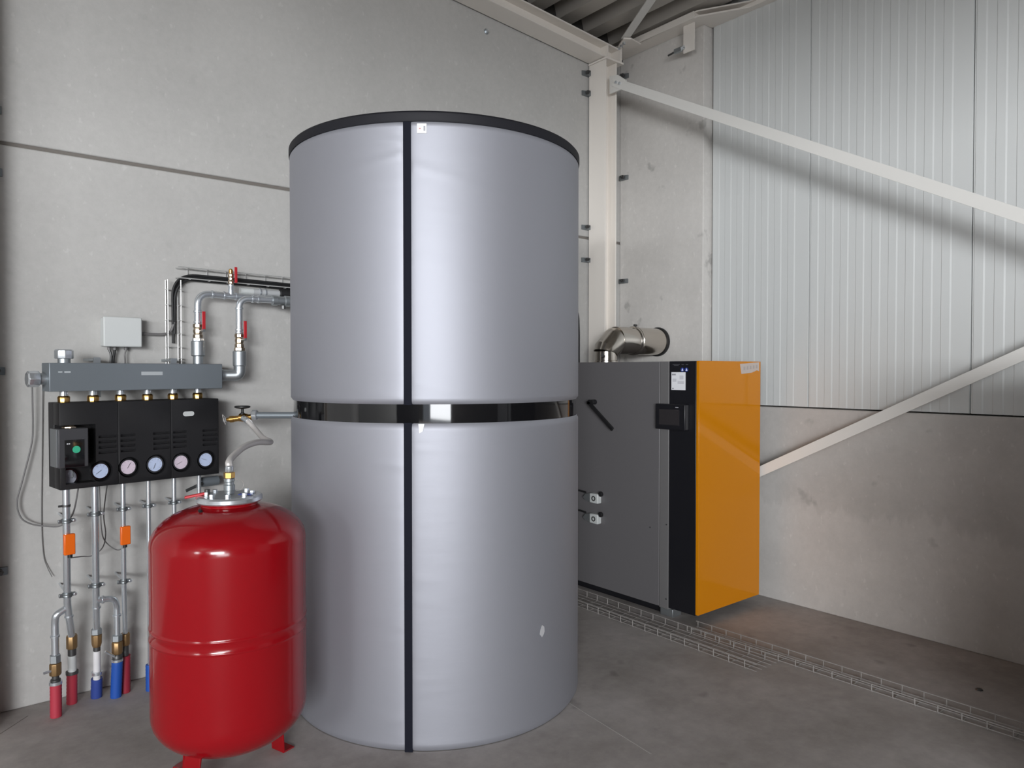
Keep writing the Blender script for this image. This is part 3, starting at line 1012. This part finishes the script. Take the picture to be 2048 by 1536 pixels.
PG = ['black pump group at the left, with open front and grey pump controller',
      'plain black middle pump group with a pink and a blue dial',
      'black pump group at the right end with a white oval badge']
for k in range(3):
    s0 = .243 * k
    t = thing('pump_group', PG[k], 'pump group', tuple(P(s0 + .12, -.08, 1.06)), 'pump groups under the manifold')
    cover = obj('front_cover', abox(MB(), s0 + .0004, s0 + .2426, -.0855, 0, 1.062, 1.452), M['black_plastic'], t, bevel=.0022)
    c = MB()
    if k == 0:
        abox(c, -.05, .146, -.20, .05, 1.166, 1.352)
        c2 = MB()
        abox(c2, .022, .146, -.075, .05, 1.086, 1.20)
    g_s = (SS[2 * k], SS[2 * k + 1])
    dial_z = (1.112 if k == 0 else 1.138, 1.132 if k == 0 else 1.139)
    # vents
    for i in range(4):
        z = 1.291 - .0245 * i
        abox(c, s0 + .158, s0 + .236, -.022, .05, z - .0055, z + .0055)
        if k:
            abox(c, s0 + .010, s0 + .076, -.022, .05, z - .0055, z + .0055)
    cut(cover, c)
    if k == 0:
        cut(cover, c2)
    c = MB()
    for j in range(2):
        if k == 0 and j == 0:
            continue
        c.lathe([(.043, -.030), (.049, .0), (.052, .03)], P(g_s[j] + .002, 0, dial_z[j]), PN, 32)
    cut(cover, c)
    obj('back_shell', abox(MB(), s0 + .0002, s0 + .2428, -.165, -.0865, 1.062, 1.452), M['black_plastic'], t, bevel=.003)
    for j in range(2):
        gs, gz = g_s[j], dial_z[j]
        if k == 0 and j == 0:
            base = -.062
        else:
            base = -.026
        gg = obj('thermometer_dial', MB().lathe([(.0335, base), (.0335, base + .016)], P(gs, 0, gz), PN, 32),
                 M['dial_dark'] if (k == 0 and j == 0) else (M['dial_blue'] if j else M['dial_pink']), t)
        obj('bezel', MB().ring(P(gs, base + .008, gz), PN, .0335, .040, .020, 32), M['black_gloss'], gg)
        a = R((150, 215, 60, 250, 205, 160)[2 * k + j])
        q = PU * math.cos(a) + Vector((0, 0, math.sin(a)))
        obj('needle', MB().bar(P(gs, base + .017, gz) - q * .006, P(gs, base + .017, gz) + q * .022, .002, .001, up=PN), M['dark_steel'], gg)
        for b in range(9):
            a2 = R(-40 + 32.5 * b)
            q2 = PU * math.cos(a2) + Vector((0, 0, math.sin(a2)))
            obj('tick', MB().bar(P(gs, base + .0165, gz) + q2 * .024, P(gs, base + .0165, gz) + q2 * .030, .0018, .001, up=PN), M['grey_print'], gg)
        nut = obj('union_nut', MB().lathe([(.016, 1.448), (.025, 1.451), (.026, 1.474), (.021, 1.482)], P(gs, -.095, 0), seg=8), M['brass'], t, bevel=.002)
    if k == 0:
        obj('pump_body', MB().lathe([(.040, -.12), (.058, -.10), (.058, -.03), (.05, -.012)], P(.052, .0, 1.255), PN, 32), M['green_plastic'], t)
        obj('brass_union', MB().lathe([(.022, 1.318), (.030, 1.322), (.030, 1.344), (.024, 1.350)], P(.045, -.02, 0), seg=8), M['pale_brass'], t)
        ctl = obj('controller', abox(MB(), -.020, .100, -.005, .052, 1.166, 1.340), M['grey_plastic'], t, bevel=.004, label='dark grey pump controller box')
        obj('back_tray', abox(MB(), -.026, -.021, -.045, .040, 1.17, 1.338), M['galv'], ctl)
        obj('glass_front', abox(MB(), .004, .082, .051, .054, 1.168, 1.290), M['black_gloss'], ctl)
        obj('green_light', MB().lathe([(.016, .053), (.016, .0552)], P(.050, 0, 1.246), PN, 20), M['green_print'], ctl)
        for i_, (a_, b_) in enumerate(((.012, .018), (.020, .025))):
            obj('letter_mark', abox(MB(), a_, b_, .053, .0548, 1.271, 1.275), M['white_sticker'], ctl)
        obj('handle_bar', MB().tube(fillet([P(.055, -.03, 1.142), P(.060, -.02, 1.128), P(.050, -.014, 1.112)], .01, 3), .004, 8), M['zinc'], t)
    if k == 2:
        ov = MB()
        pts = []
        for i in range(24):
            a = 2 * PI * i / 24
            cx_, sx_ = (1 if math.cos(a) > 0 else -1), 1
            pts.append((.573 + .015 * cx_ + .013 * math.cos(a) * 1.0, 1.380 + .012 * math.sin(a)))
        ov.prism(pts, -.001, .0015, lambda a, b, c: tuple(P(a, c, b)))
        obj('oval_badge', ov, M['white_plastic'], t)

# electrical junction box and its cables
t = thing('junction_box', 'pale grey plastic electrical box on the wall above the zinc manifold', 'junction box', (.81, YL, 1.79))
obj('box', MB().mm(.728, .895, 4.045, YL - .001, 1.718, 1.860), M['white_plastic'], t, bevel=.005)
obj('lid', MB().mm(.725, .898, 4.018, 4.043, 1.715, 1.863), M['white_plastic'], t, bevel=.006, seg=3)
obj('side_gland', MB().cyl((.895, 4.075, 1.785), (.925, 4.075, 1.785), .010, 12), M['grey_cable'], t)
for x in (.760, .785, .835):
    obj('cable_gland', MB().cyl((x, 4.075, 1.719), (x, 4.075, 1.700), .009, 12), M['grey_cable'], t)
for i, (xa, xb, m_, w_) in enumerate(((.760, .768, 'dark_steel', .006), (.785, .778, 'black_rubber', .006), (.835, .832, 'grey_cable', .004))):
    t = obj('drop_cable', MB().tube(spline([(xa, 4.075, 1.702), ((xa + xb) / 2 + .004 * (1 - i), 4.075, 1.675), (xb, 4.08, 1.635), (xb, 4.09, 1.50)], 6), w_, 8), M[m_])
    tag(t, ('dark cable dropping from the left of the junction box underside', 'black cable dropping from the middle of the junction box underside',
            'thin grey cable dropping from the right of the junction box underside')[i], 'cable', 'cables under the junction box')
t = obj('conduit_cable', MB().tube(spline([(.922, 4.075, 1.785), (.96, 4.075, 1.784), (1.01, 4.075, 1.786), (1.045, 4.075, 1.80), (1.065, 4.075, 1.85)], 6), .0065, 8), M['grey_cable'])
tag(t, 'short grey cable from the junction box side to the upright wire tray', 'cable')

# wire trays on the wall


def wall_tray(name, label, longs, crosses, loc):
    t = thing(name, label, 'cable tray', loc, 'wire cable trays on the concrete wall')
    for a, b in longs:
        obj('long_wire', MB().cyl(a, b, .0032, 6), M['white_wire'], t)
    for pth in crosses:
        obj('cross_wire', MB().tube(fillet(pth, .008, 2), .0032, 6), M['white_wire'], t)


M['white_wire'] = mat('bright zinc wire', (.62, .62, .61), .4, .5)
wall_tray('wall_cable_tray', 'upright wire cable tray rising from the manifold with black cables',
          [((x, y, 1.63), (x, y, 2.07)) for x, y in ((1.030, 4.055), (1.030, 4.10), (1.090, 4.10), (1.094, 4.055))],
          [[(1.030, 4.05, z), (1.030, 4.104, z), (1.094, 4.104, z), (1.094, 4.05, z)] for z in (1.66, 1.72, 1.79, 1.86, 1.94, 2.02)], (1.06, 4.09, 1.63))
wall_tray('wall_cable_tray', 'level wire cable tray running from the pipe bends to behind the silver tank',
          [((1.08, y, z), (2.2, y, z - .018)) for y, z in ((4.05, 2.140), (4.10, 2.137), (4.10, 2.085), (4.05, 2.083))],
          [[(x, 4.05, 2.142 - .016 * (x - 1.08)), (x, 4.104, 2.142 - .016 * (x - 1.08)), (x, 4.104, 2.082 - .016 * (x - 1.08)), (x, 4.05, 2.080 - .016 * (x - 1.08))]
           for x in (1.14, 1.24, 1.34, 1.45, 1.56, 1.66, 1.78)], (1.5, 4.09, 2.08))
t = thing('cable_bundle', 'thick black cables bending from the upright tray along the level tray', 'cables', (1.06, 4.08, 1.7))
for i, (dx, dy, dz, w_) in enumerate(((0, 0, 0, .007), (.010, -.004, -.012, .007), (-.006, -.012, .006, .006), (.016, .004, -.020, .006))):
    pth = fillet([(1.062 + dx * .6, 4.085 + dy, 1.74 + .05 * i), (1.060 + dx, 4.085 + dy, 2.100 + dz), (1.5, 4.085 + dy, 2.094 + dz), (2.15, 4.085 + dy, 2.076 + dz)], .13, 10)
    obj('cable', MB().tube(pth, w_, 8), M['black_rubber'], t)
t = obj('cable', MB().tube(fillet([(4.02, 4.09, 2.10), (4.045, 4.085, 2.03), (4.052, 4.085, 1.9), (4.052, 4.085, 1.1)], .05, 5), .006, 8), M['black_rubber'])
tag(t, 'black cable hanging down the wall between the silver tank and the corner column', 'cable')


# risers from the manifold
def lever_valve(parent, c, ax, r, side, h=.075):
    """two piece ball valve with red lever; c its centre, ax the pipe axis"""
    ax = Vector(ax).normalized()
    b = obj('valve_body', MB().lathe([(r * 1.0, -h / 2), (r * 1.15, -h / 2 + .004), (r * 1.15, -h / 2 + .018), (r * .95, -h / 2 + .022), (r * 1.12, 0), (r * .95, h / 2 - .022),
                                      (r * 1.15, h / 2 - .018), (r * 1.15, h / 2 - .004), (r, h / 2)], c, ax, 8), M['pale_brass'], parent, bevel=.001)
    return b


t = thing('riser_pipe', 'zinc riser pipe with red lever valve rising from the manifold top', 'pipe', (1.153, 3.965, 1.632), 'riser pipes beside the silver tank')
c = Vector((1.157, 3.985, 0))
obj('nipple', MB().lathe([(.025, 1.632), (.025, 1.672), (.031, 1.674)], c, seg=20), M['galv'], t)
obj('coupling', MB().lathe([(.030, 1.672), (.034, 1.676), (.034, 1.748), (.030, 1.752)], c, seg=28), M['galv'], t)
obj('hex_nut', MB().lathe([(.026, 1.750), (.029, 1.753), (.029, 1.764), (.024, 1.767)], c, seg=6), M['zinc'], t)
b = lever_valve(t, c + Vector((0, 0, 1.803)), (0, 0, 1), .0222, 1)
obj('lever', MB().bar(c + Vector((.020, -.034, 1.805)), c + Vector((.020, -.034, 1.905)), .018, .005, up=(.9, .2, 0)), M['red_dull'], b, bevel=.002, label='red lever')
obj('lever_stem', MB().cyl(c + Vector((.012, -.012, 1.806)), c + Vector((.020, -.040, 1.806)), .008, 12), M['galv'], b)
pth = fillet([c + Vector((0, 0, 1.838)), c + Vector((0, 0, 2.000)), c + Vector((.20, .030, 2.000)), (2.05, 4.02, 1.998)], .065, 10)
obj('pipe', MB().tube(pth, .0175, 20), M['zinc'], t)
for z in (1.850, 1.905):
    obj('press_ring', MB().lathe([(.018, -.006), (.0215, -.004), (.0215, .004), (.018, .006)], c + Vector((0, 0, z)), seg=20), M['zinc'], t)
for x in (1.235, 1.30, 1.365):
    obj('press_ring', MB().lathe([(.018, -.006), (.0215, -.004), (.0215, .004), (.018, .006)], (x, min(4.015, 3.985 + .15 * (x - 1.157)), 2.0), (1, .07, 0), 20), M['zinc'], t)
tv = Vector((1.336, 4.008, 0))
obj('tee_stub', MB().lathe([(.014, 2.0), (.014, 2.045), (.016, 2.05), (.016, 2.06)], tv, seg=16), M['zinc'], t)
b = lever_valve(t, tv + Vector((0, 0, 2.092)), (0, 0, 1), .0135, 1, .06)
obj('lever', MB().bar(tv + Vector((.020, -.022, 2.07)), tv + Vector((.020, -.022, 2.155)), .016, .005, up=(.9, .2, 0)), M['red_dull'], b, bevel=.002, label='red lever')
obj('end_cap', MB().lathe([(.011, 2.121), (.011, 2.140), (.006, 2.146)], tv, seg=14), M['brass'], b)

t = thing('riser_pipe', 'zinc riser pipe with red lever valve elbowed off the manifold right end', 'pipe', (1.36, 3.955, 1.57), 'riser pipes beside the silver tank')
c = Vector((1.360, 3.952, 0))
e_ = fillet([P(.765, -.085, 1.572), P(.80, -.085, 1.572), c + Vector((0, 0, 1.572)), c + Vector((0, 0, 1.622))], .05, 8)
obj('elbow', MB().tube(e_, .030, 20), M['galv'], t)
obj('elbow_collar', MB().lathe([(.030, 0), (.0345, .003), (.0345, .018), (.030, .021)], P(.772, -.085, 1.572), PU, 20), M['galv'], t)
obj('coupling', MB().lathe([(.030, 1.620), (.0345, 1.625), (.0345, 1.698), (.030, 1.703)], c, seg=28), M['galv'], t)
obj('hex_nut', MB().lathe([(.025, 1.702), (.028, 1.705), (.028, 1.718), (.023, 1.721)], c, seg=6), M['pale_brass'], t)
b = lever_valve(t, c + Vector((0, 0, 1.757)), (0, 0, 1), .0222, 1)
obj('lever', MB().bar(c + Vector((.020, -.034, 1.765)), c + Vector((.020, -.034, 1.862)), .018, .005, up=(.9, .2, 0)), M['red_dull'], b, bevel=.002, label='red lever')
obj('lever_stem', MB().cyl(c + Vector((.012, -.012, 1.764)), c + Vector((.020, -.040, 1.764)), .008, 12), M['galv'], b)
pth = fillet([c + Vector((0, 0, 1.79)), c + Vector((0, 0, 1.985)), c + Vector((.26, -.01, 1.985)), (2.05, 3.94, 1.98)], .055, 10)
obj('pipe', MB().tube(pth, .0175, 20), M['zinc'], t)
for z in (1.800, 1.815, 1.93):
    obj('press_ring', MB().lathe([(.018, -.006), (.0215, -.004), (.0215, .004), (.018, .006)], c + Vector((0, 0, z)), seg=20), M['zinc'], t)
for x in (1.432, 1.462):
    obj('press_ring', MB().lathe([(.018, -.006), (.0215, -.004), (.0215, .004), (.018, .006)], (x, 3.949, 1.985), (1, -.04, 0), 20), M['zinc'], t)
obj('union', MB().lathe([(.019, 0), (.028, .004), (.028, .03), (.024, .034), (.024, .07), (.030, .074), (.030, .1), (.02, .104)], (1.535, 3.946, 1.984), (1, -.02, 0), 24), M['galv'], t)
obj('drain_plug', MB().hex((1.60, 3.944, 1.958), (1.60, 3.944, 1.940), .012), M['dark_steel'], t)

t = thing('insulated_pipe', 'short grey wrapped pipe with pale end between the riser pipes and cable tray', 'pipe', (1.7, 4.03, 2.04))
obj('pale_sleeve', MB().cyl((1.405, 4.065, 2.037), (1.475, 4.065, 2.037), .019, 20), M['white_plastic'], t)
obj('pipe', MB().cyl((1.475, 4.065, 2.037), (2.1, 4.065, 2.034), .0185, 20), M['grey_wrap'], t)
obj('pipe_sleeve', MB().lathe([(.02, 0), (.025, .006), (.025, .10), (.02, .106)], (1.625, 4.065, 2.037), (1, 0, 0), 20), M['black_rubber'], t)
for x in (1.515, 1.545):
    obj('ring', MB().ring((x, 4.065, 2.037), (1, 0, 0), .0185, .022, .008, 20), M['zinc'], t)

# ------------------------------------------------------------------ pipes under the pump groups
Vz = lambda v, z: Vector((v.x, v.y, z))


def sleeve(parent, x, y, z1, r, m, lean=(0, 0), name='floor_sleeve'):
    prof = []
    z = 0.0
    a = Vector((x, y, 0))
    b = Vector((x + lean[0], y + lean[1], z1))
    n = max(3, int(z1 / .008))
    prof = []
    for i in range(n + 1):
        h = (b - a).length * i / n
        prof.append((r + (.0012 if i % 2 else 0), h))
    return obj(name, MB().lathe(prof, a, b - a, 20), M[m], parent, angle=60)


pb = [P(s, -.1, 0) for s in (.051, .172, .296, .414, .539, .668)]
GP = 'heating pipes under the pump groups'
names = ['zinc heating pipe at the far left with orange tag and curved red sleeved branch', 'zinc heating pipe second from the left, branching to a blue sleeve',
         'thinner zinc heating pipe third from the left with an orange tag', 'slim zinc heating pipe fourth from the left, passing behind the red vessel',
         'slim zinc heating pipe fifth from the left, passing behind the red vessel', 'slim zinc heating pipe at the far right, next to the red vessel lever']
# P1
t = thing('heating_pipe', names[0], 'pipe', (pb[0].x, pb[0].y, 0), GP)
q = pb[0]
lo = Vector((.568, 3.965, .345))
obj('pipe', MB().tube([Vz(q, 1.064), Vz(q, .52), lo], .0155, 18), M['zinc'], t)
br = fillet([q + Vector((.004, .015, .50)), q + Vector((-.045, .01, .475)), Vector((.494, 3.905, .44)), Vector((.494, 3.905, .285))], .06, 8)
obj('branch_pipe', MB().tube(br, .0155, 18), M['zinc'], t)
for z in (.555, .452):
    k_ = (.52 - z) / (.52 - .345) if z < .52 else 0
    p = Vector((q.x + (lo.x - q.x) * k_, q.y + (lo.y - q.y) * k_, z))
    obj('press_ring', MB().lathe([(.016, -.006), (.0195, -.004), (.0195, .004), (.016, .006)], p, seg=18), M['zinc'], t)
obj('press_ring', MB().lathe([(.016, -.006), (.0195, -.004), (.0195, .004), (.016, .006)], (.494, 3.905, .375), seg=18), M['zinc'], t)
c = Vector((.494, 3.905, 0))
obj('hex_nut', MB().lathe([(.019, .252), (.023, .255), (.023, .288), (.018, .291)], c, seg=6), M['galv'], t)
b = obj('brass_fitting', MB().lathe([(.023, .195), (.025, .200), (.025, .248), (.021, .252)], c, seg=8), M['bronze'], t, bevel=.002)
obj('bleed_screw', MB().cyl(c + Vector((-.02, -.012, .222)), c + Vector((-.048, -.02, .222)), .006, 10), M['zinc'], b)
obj('adapter', MB().lathe([(.017, .165), (.021, .168), (.021, .176), (.015, .179), (.015, .197)], c, seg=16), M['dark_steel'], t)
obj('clip_ring', MB().ring(c + Vector((0, 0, .160)), (0, 0, 1), .020, .027, .014, 24), M['zinc'], t)
sleeve(t, .495, 3.912, .156, .0235, 'red_sleeve', (0, -.005))
c = Vector((.572, 3.985, 0))
obj('brass_fitting', MB().lathe([(.021, .275), (.024, .28), (.024, .335), (.019, .345)], c, seg=8), M['bronze'], t, bevel=.002)
obj('adapter', MB().lathe([(.018, .243), (.018, .275)], c, seg=14), M['dark_steel'], t)
obj('composite_pipe', MB().tube([(.572, 3.985, .245), (.574, 4.0, .165)], .0185, 16), M['white_plastic'], t)
obj('clip_ring', MB().ring((.574, 4.003, .155), (0, 0, 1), .019, .027, .014, 24), M['dark_steel'], t)
sleeve(t, .574, 4.02, .150, .0225, 'red_sleeve', (0, -.014))
tg = obj('orange_sensor', MB().box(q + Vector((.007, -.024, .800)), (.046, .022, .096), A8), M['orange_plastic'], t, bevel=.004)
obj('sensor_neck', MB().cyl(q + Vector((.010, -.022, .752)), q + Vector((.010, -.022, .738)), .010, 12), M['black_rubber'], tg)
# P2
t = thing('heating_pipe', names[1], 'pipe', (pb[1].x, pb[1].y, 0), GP)
q = pb[1]
lo = Vector((.676, 3.985, .335))
obj('pipe', MB().tube([Vz(q, 1.064), Vz(q, .54), lo], .0155, 18), M['zinc'], t)
br = fillet([q + Vector((.004, .010, .505)), q + Vector((.075, .012, .500)), Vector((.757, 3.945, .46)), Vector((.757, 3.945, .305))], .055, 8)
obj('branch_pipe', MB().tube(br, .0145, 18), M['zinc'], t)
for x, z in ((q.x + .03, .503),):
    obj('press_ring', MB().lathe([(.015, -.006), (.019, -.004), (.019, .004), (.015, .006)], (x, q.y + .011, z), (1, .05, -.05), 18), M['zinc'], t)
obj('press_ring', MB().lathe([(.015, -.006), (.019, -.004), (.019, .004), (.015, .006)], (.757, 3.945, .405), seg=18), M['zinc'], t)
obj('press_ring', MB().lathe([(.016, -.006), (.0195, -.004), (.0195, .004), (.016, .006)], (.668, 3.935, .465), seg=18), M['zinc'], t)
c = lo.copy(); c.z = 0
obj('hex_nut', MB().lathe([(.019, .318), (.024, .322), (.024, .345), (.017, .350)], c, seg=6), M['galv'], t)
obj('brass_fitting', MB().lathe([(.018, .258), (.023, .275), (.024, .318)], c, seg=8), M['bronze'], t, bevel=.002)
obj('adapter', MB().lathe([(.016, .235), (.016, .260)], c, seg=14), M['dark_steel'], t)
obj('composite_pipe', MB().tube([(.676, 3.985, .240), (.677, 4.0, .09)], .0165, 16), M['white_pipe'], t)
obj('clip_ring', MB().ring((.677, 3.992, .128), (0, 0, 1), .017, .025, .014, 24), M['zinc'], t)
sleeve(t, .678, 4.019, .098, .0245, 'navy_sleeve', (0, -.014))
c = Vector((.757, 3.945, 0))
obj('hex_nut', MB().lathe([(.019, .278), (.024, .282), (.024, .308), (.018, .312)], c, seg=6), M['galv'], t)
b = obj('brass_fitting', MB().lathe([(.020, .215), (.025, .222), (.025, .272), (.021, .278)], c, seg=8), M['bronze'], t, bevel=.002)
obj('bleed_lever', MB().cyl(c + Vector((-.015, -.018, .212)), c + Vector((-.058, -.030, .250)), .006, 10), M['zinc'], b)
obj('adapter', MB().lathe([(.016, .19), (.022, .194), (.022, .206), (.016, .216)], c, seg=16), M['dark_steel'], t)
obj('clip_ring', MB().ring(c + Vector((0, .001, .186)), (0, 0, 1), .019, .026, .012, 24), M['zinc'], t)
sleeve(t, .752, 3.962, .180, .0245, 'blue_sleeve', (.005, -.015))
# P3
t = thing('heating_pipe', names[2], 'pipe', (pb[2].x, pb[2].y, 0), GP)
q = pb[2]
obj('pipe', MB().tube([Vz(q, 1.064), Vz(q, .55), Vector((.798, 3.975, .30))], .0115, 16), M['zinc'], t)
c = Vector((.800, 3.985, 0))
obj('brass_fitting', MB().lathe([(.018, .235), (.023, .242), (.023, .292), (.015, .300)], c, seg=8), M['bronze'], t, bevel=.002)
obj('adapter', MB().lathe([(.016, .18), (.016, .238)], c, seg=14), M['dark_steel'], t)
sleeve(t, .800, 3.992, .185, .0225, 'dark_red_sleeve', (0, -.006))
tg = obj('orange_sensor', MB().box(q + Vector((.004, -.022, .800)), (.044, .020, .090), A8), M['orange_plastic'], t, bevel=.004)
obj('sensor_neck', MB().cyl(q + Vector((.002, -.020, .756)), q + Vector((.002, -.020, .742)), .010, 12), M['black_rubber'], tg)
# P4 to P6
for i in (3, 4, 5):
    t = thing('heating_pipe', names[i], 'pipe', (pb[i].x, pb[i].y, 0), GP)
    q = pb[i]
    obj('pipe', MB().cyl(Vz(q, .12), Vz(q, 1.064), .0105, 16), M['zinc'], t)
    sleeve(t, q.x, q.y, .13, .020, 'blue_sleeve' if i % 2 else 'red_sleeve')


def pipe_clamp(q, z, r, label):
    t = thing('pipe_clamp', label, 'pipe clamp', (q.x, q.y, z), 'pipe clamps on the heating pipes')
    c = Vz(q, z)
    obj('ring', MB().lathe([(r, -.010), (r + .004, -.010), (r + .0048, -.004), (r + .0035, 0), (r + .0048, .004), (r + .004, .010), (r, .010), (r, -.010)], c, seg=24, closed=False), M['clamp_steel'], t)
    for s_ in (1, -1):
        obj('ear', MB().box(c + PU * (s_ * (r + .010)), (.016, .012, .017), A8), M['clamp_steel'], t, bevel=.002)
    obj('screw', MB().cyl(c + PU * (r + .014) + PN * .014, c + PU * (r + .014) - PN * .012, .0045, 8).lathe([(.008, 0), (.008, .004), (.005, .007)], c + PU * (r + .014) + PN * .009, PN, 10), M['zinc'], t)
    obj('wall_rod', MB().cyl(c - Vector((0, -(r + .003), 0)), Vector((c.x, YL + .004, z)), .005, 8), M['zinc'], t)


pipe_clamp(pb[0], .905, .016, 'pipe clamp above the orange tag on the far left pipe')
pipe_clamp(pb[0], .562, .016, 'lower pipe clamp above the red sleeved branch on the far left pipe')
pipe_clamp(pb[1], .920, .016, 'upper pipe clamp on the second pipe from the left')
pipe_clamp(pb[1], .580, .016, 'lower pipe clamp above the blue sleeved branch')
pipe_clamp(pb[2], .925, .012, 'pipe clamp just above the orange tag on the thin third pipe')
pipe_clamp(pb[2], .572, .012, 'lower pipe clamp on the thin third pipe')
pipe_clamp(pb[3], .925, .011, 'pipe clamp on the slim fourth pipe by the red vessel')
pipe_clamp(pb[4], .925, .011, 'pipe clamp on the slim fifth pipe, just over the vessel shoulder')
t = thing('hose_clip', 'thin dark clip band high on the far left heating pipe', 'clip', tuple(Vz(pb[0], .975)))
obj('band', MB().ring(Vz(pb[0], .975), (0, 0, 1), .0155, .018, .010, 20), M['dark_steel'], t)
obj('screw', MB().cyl(Vz(pb[0], .975) - PU * .018, Vz(pb[0], .975) - PU * .032, .005, 8), M['dark_steel'], t)

# valve handle of the wall pipe behind the flange and its grey box
t = thing('wall_valve', 'grey wall valve with a dark lever behind the top of the red vessel', 'valve', (1.20, 4.0, 1.0))
obj('body', MB().lathe([(.020, 0), (.026, .006), (.026, .10), (.020, .106)], (1.165, 4.02, 1.005), (1, .1, 0), 16), M['manifold'], t)
obj('lever', MB().bar((1.175, 3.985, 1.005), (1.085, 3.965, .975), .016, .006, up=(0, 0, 1)), M['dark_steel'], t, bevel=.002)
obj('wall_stub', MB().cyl((1.235, 4.027, 1.005), (1.235, YL, 1.005), .014, 16), M['galv'], t)

# loose cables on the wall
t = obj('looped_cable', MB().tube(spline([(.434, 4.06, 1.525), (.436, 4.07, 1.342), (.430, 4.075, 1.249), (.394, 4.075, 1.088), (.371, 4.075, .985), (.384, 4.07, .913), (.423, 4.06, .878),
                                         (.478, 4.03, .865), (.535, 3.98, .869), (.575, 3.93, .93), (.600, 3.92, 1.07)], 8), .0036, 8), M['grey_cable'])
tag(t, 'grey cable hanging in a big loop at the left of the black pump groups', 'cable')
t = obj('thin_cable', MB().tube(spline([(.487, 4.09, 1.56), (.481, 4.10, 1.524), (.476, 4.105, 1.219), (.470, 4.105, .886), (.476, 4.105, .717), (.490, 4.10, .655), (.508, 4.09, .606)], 8), .0020, 6), M['grey_cable'])
tag(t, 'thin grey cable hanging almost straight, its end bending near the far left pipe', 'cable')
t = obj('sensor_cable', MB().tube(spline([(.553, 3.866, .740), (.560, 3.90, .728), (.585, 3.97, .712), (.622, 4.0, .704), (.665, 4.01, .699), (.708, 4.0, .734), (.722, 4.0, .80), (.715, 4.0, .90), (.735, 4.0, 1.07)], 8), .003, 6), M['grey_cable'])
tag(t, 'thin cable looping from the left orange tag behind the second pipe', 'cable')
t = obj('sensor_cable', MB().tube(spline([(.700, 4.02, 1.06), (.704, 4.02, .90), (.708, 4.0, .795), (.730, 3.99, .748), (.762, 3.95, .723), (.784, 3.90, .742)], 8), .003, 6), M['grey_cable'])
tag(t, 'thin cable looping to the right orange tag from behind the second pipe', 'cable')

# ------------------------------------------------------------------ marks on the floor and small litter
fl_ = bpy.data.objects['floor']
a, b = Vector((2.407, 2.484, 0)), Vector((2.394, 2.068, 0))
obj('cement_scar', MB().bar((2.43, 2.60, .0002), (2.36, 1.95, .0002), .0008, .006), M['floor_mark'], fl_)
obj('saw_cut', MB().bar((.150, 3.740, .0002), (.395, 4.000, .0002), .0008, .004), M['joint'], fl_)
t = obj('debris_chip', MB().lathe([(.002, 0), (.018, .001), (.014, .006), (.003, .008)], (4.10, 1.30, 0), seg=7), M['dark_steel'])
tag(t, 'small dark chip lying on the floor near the panelled wall', 'debris')
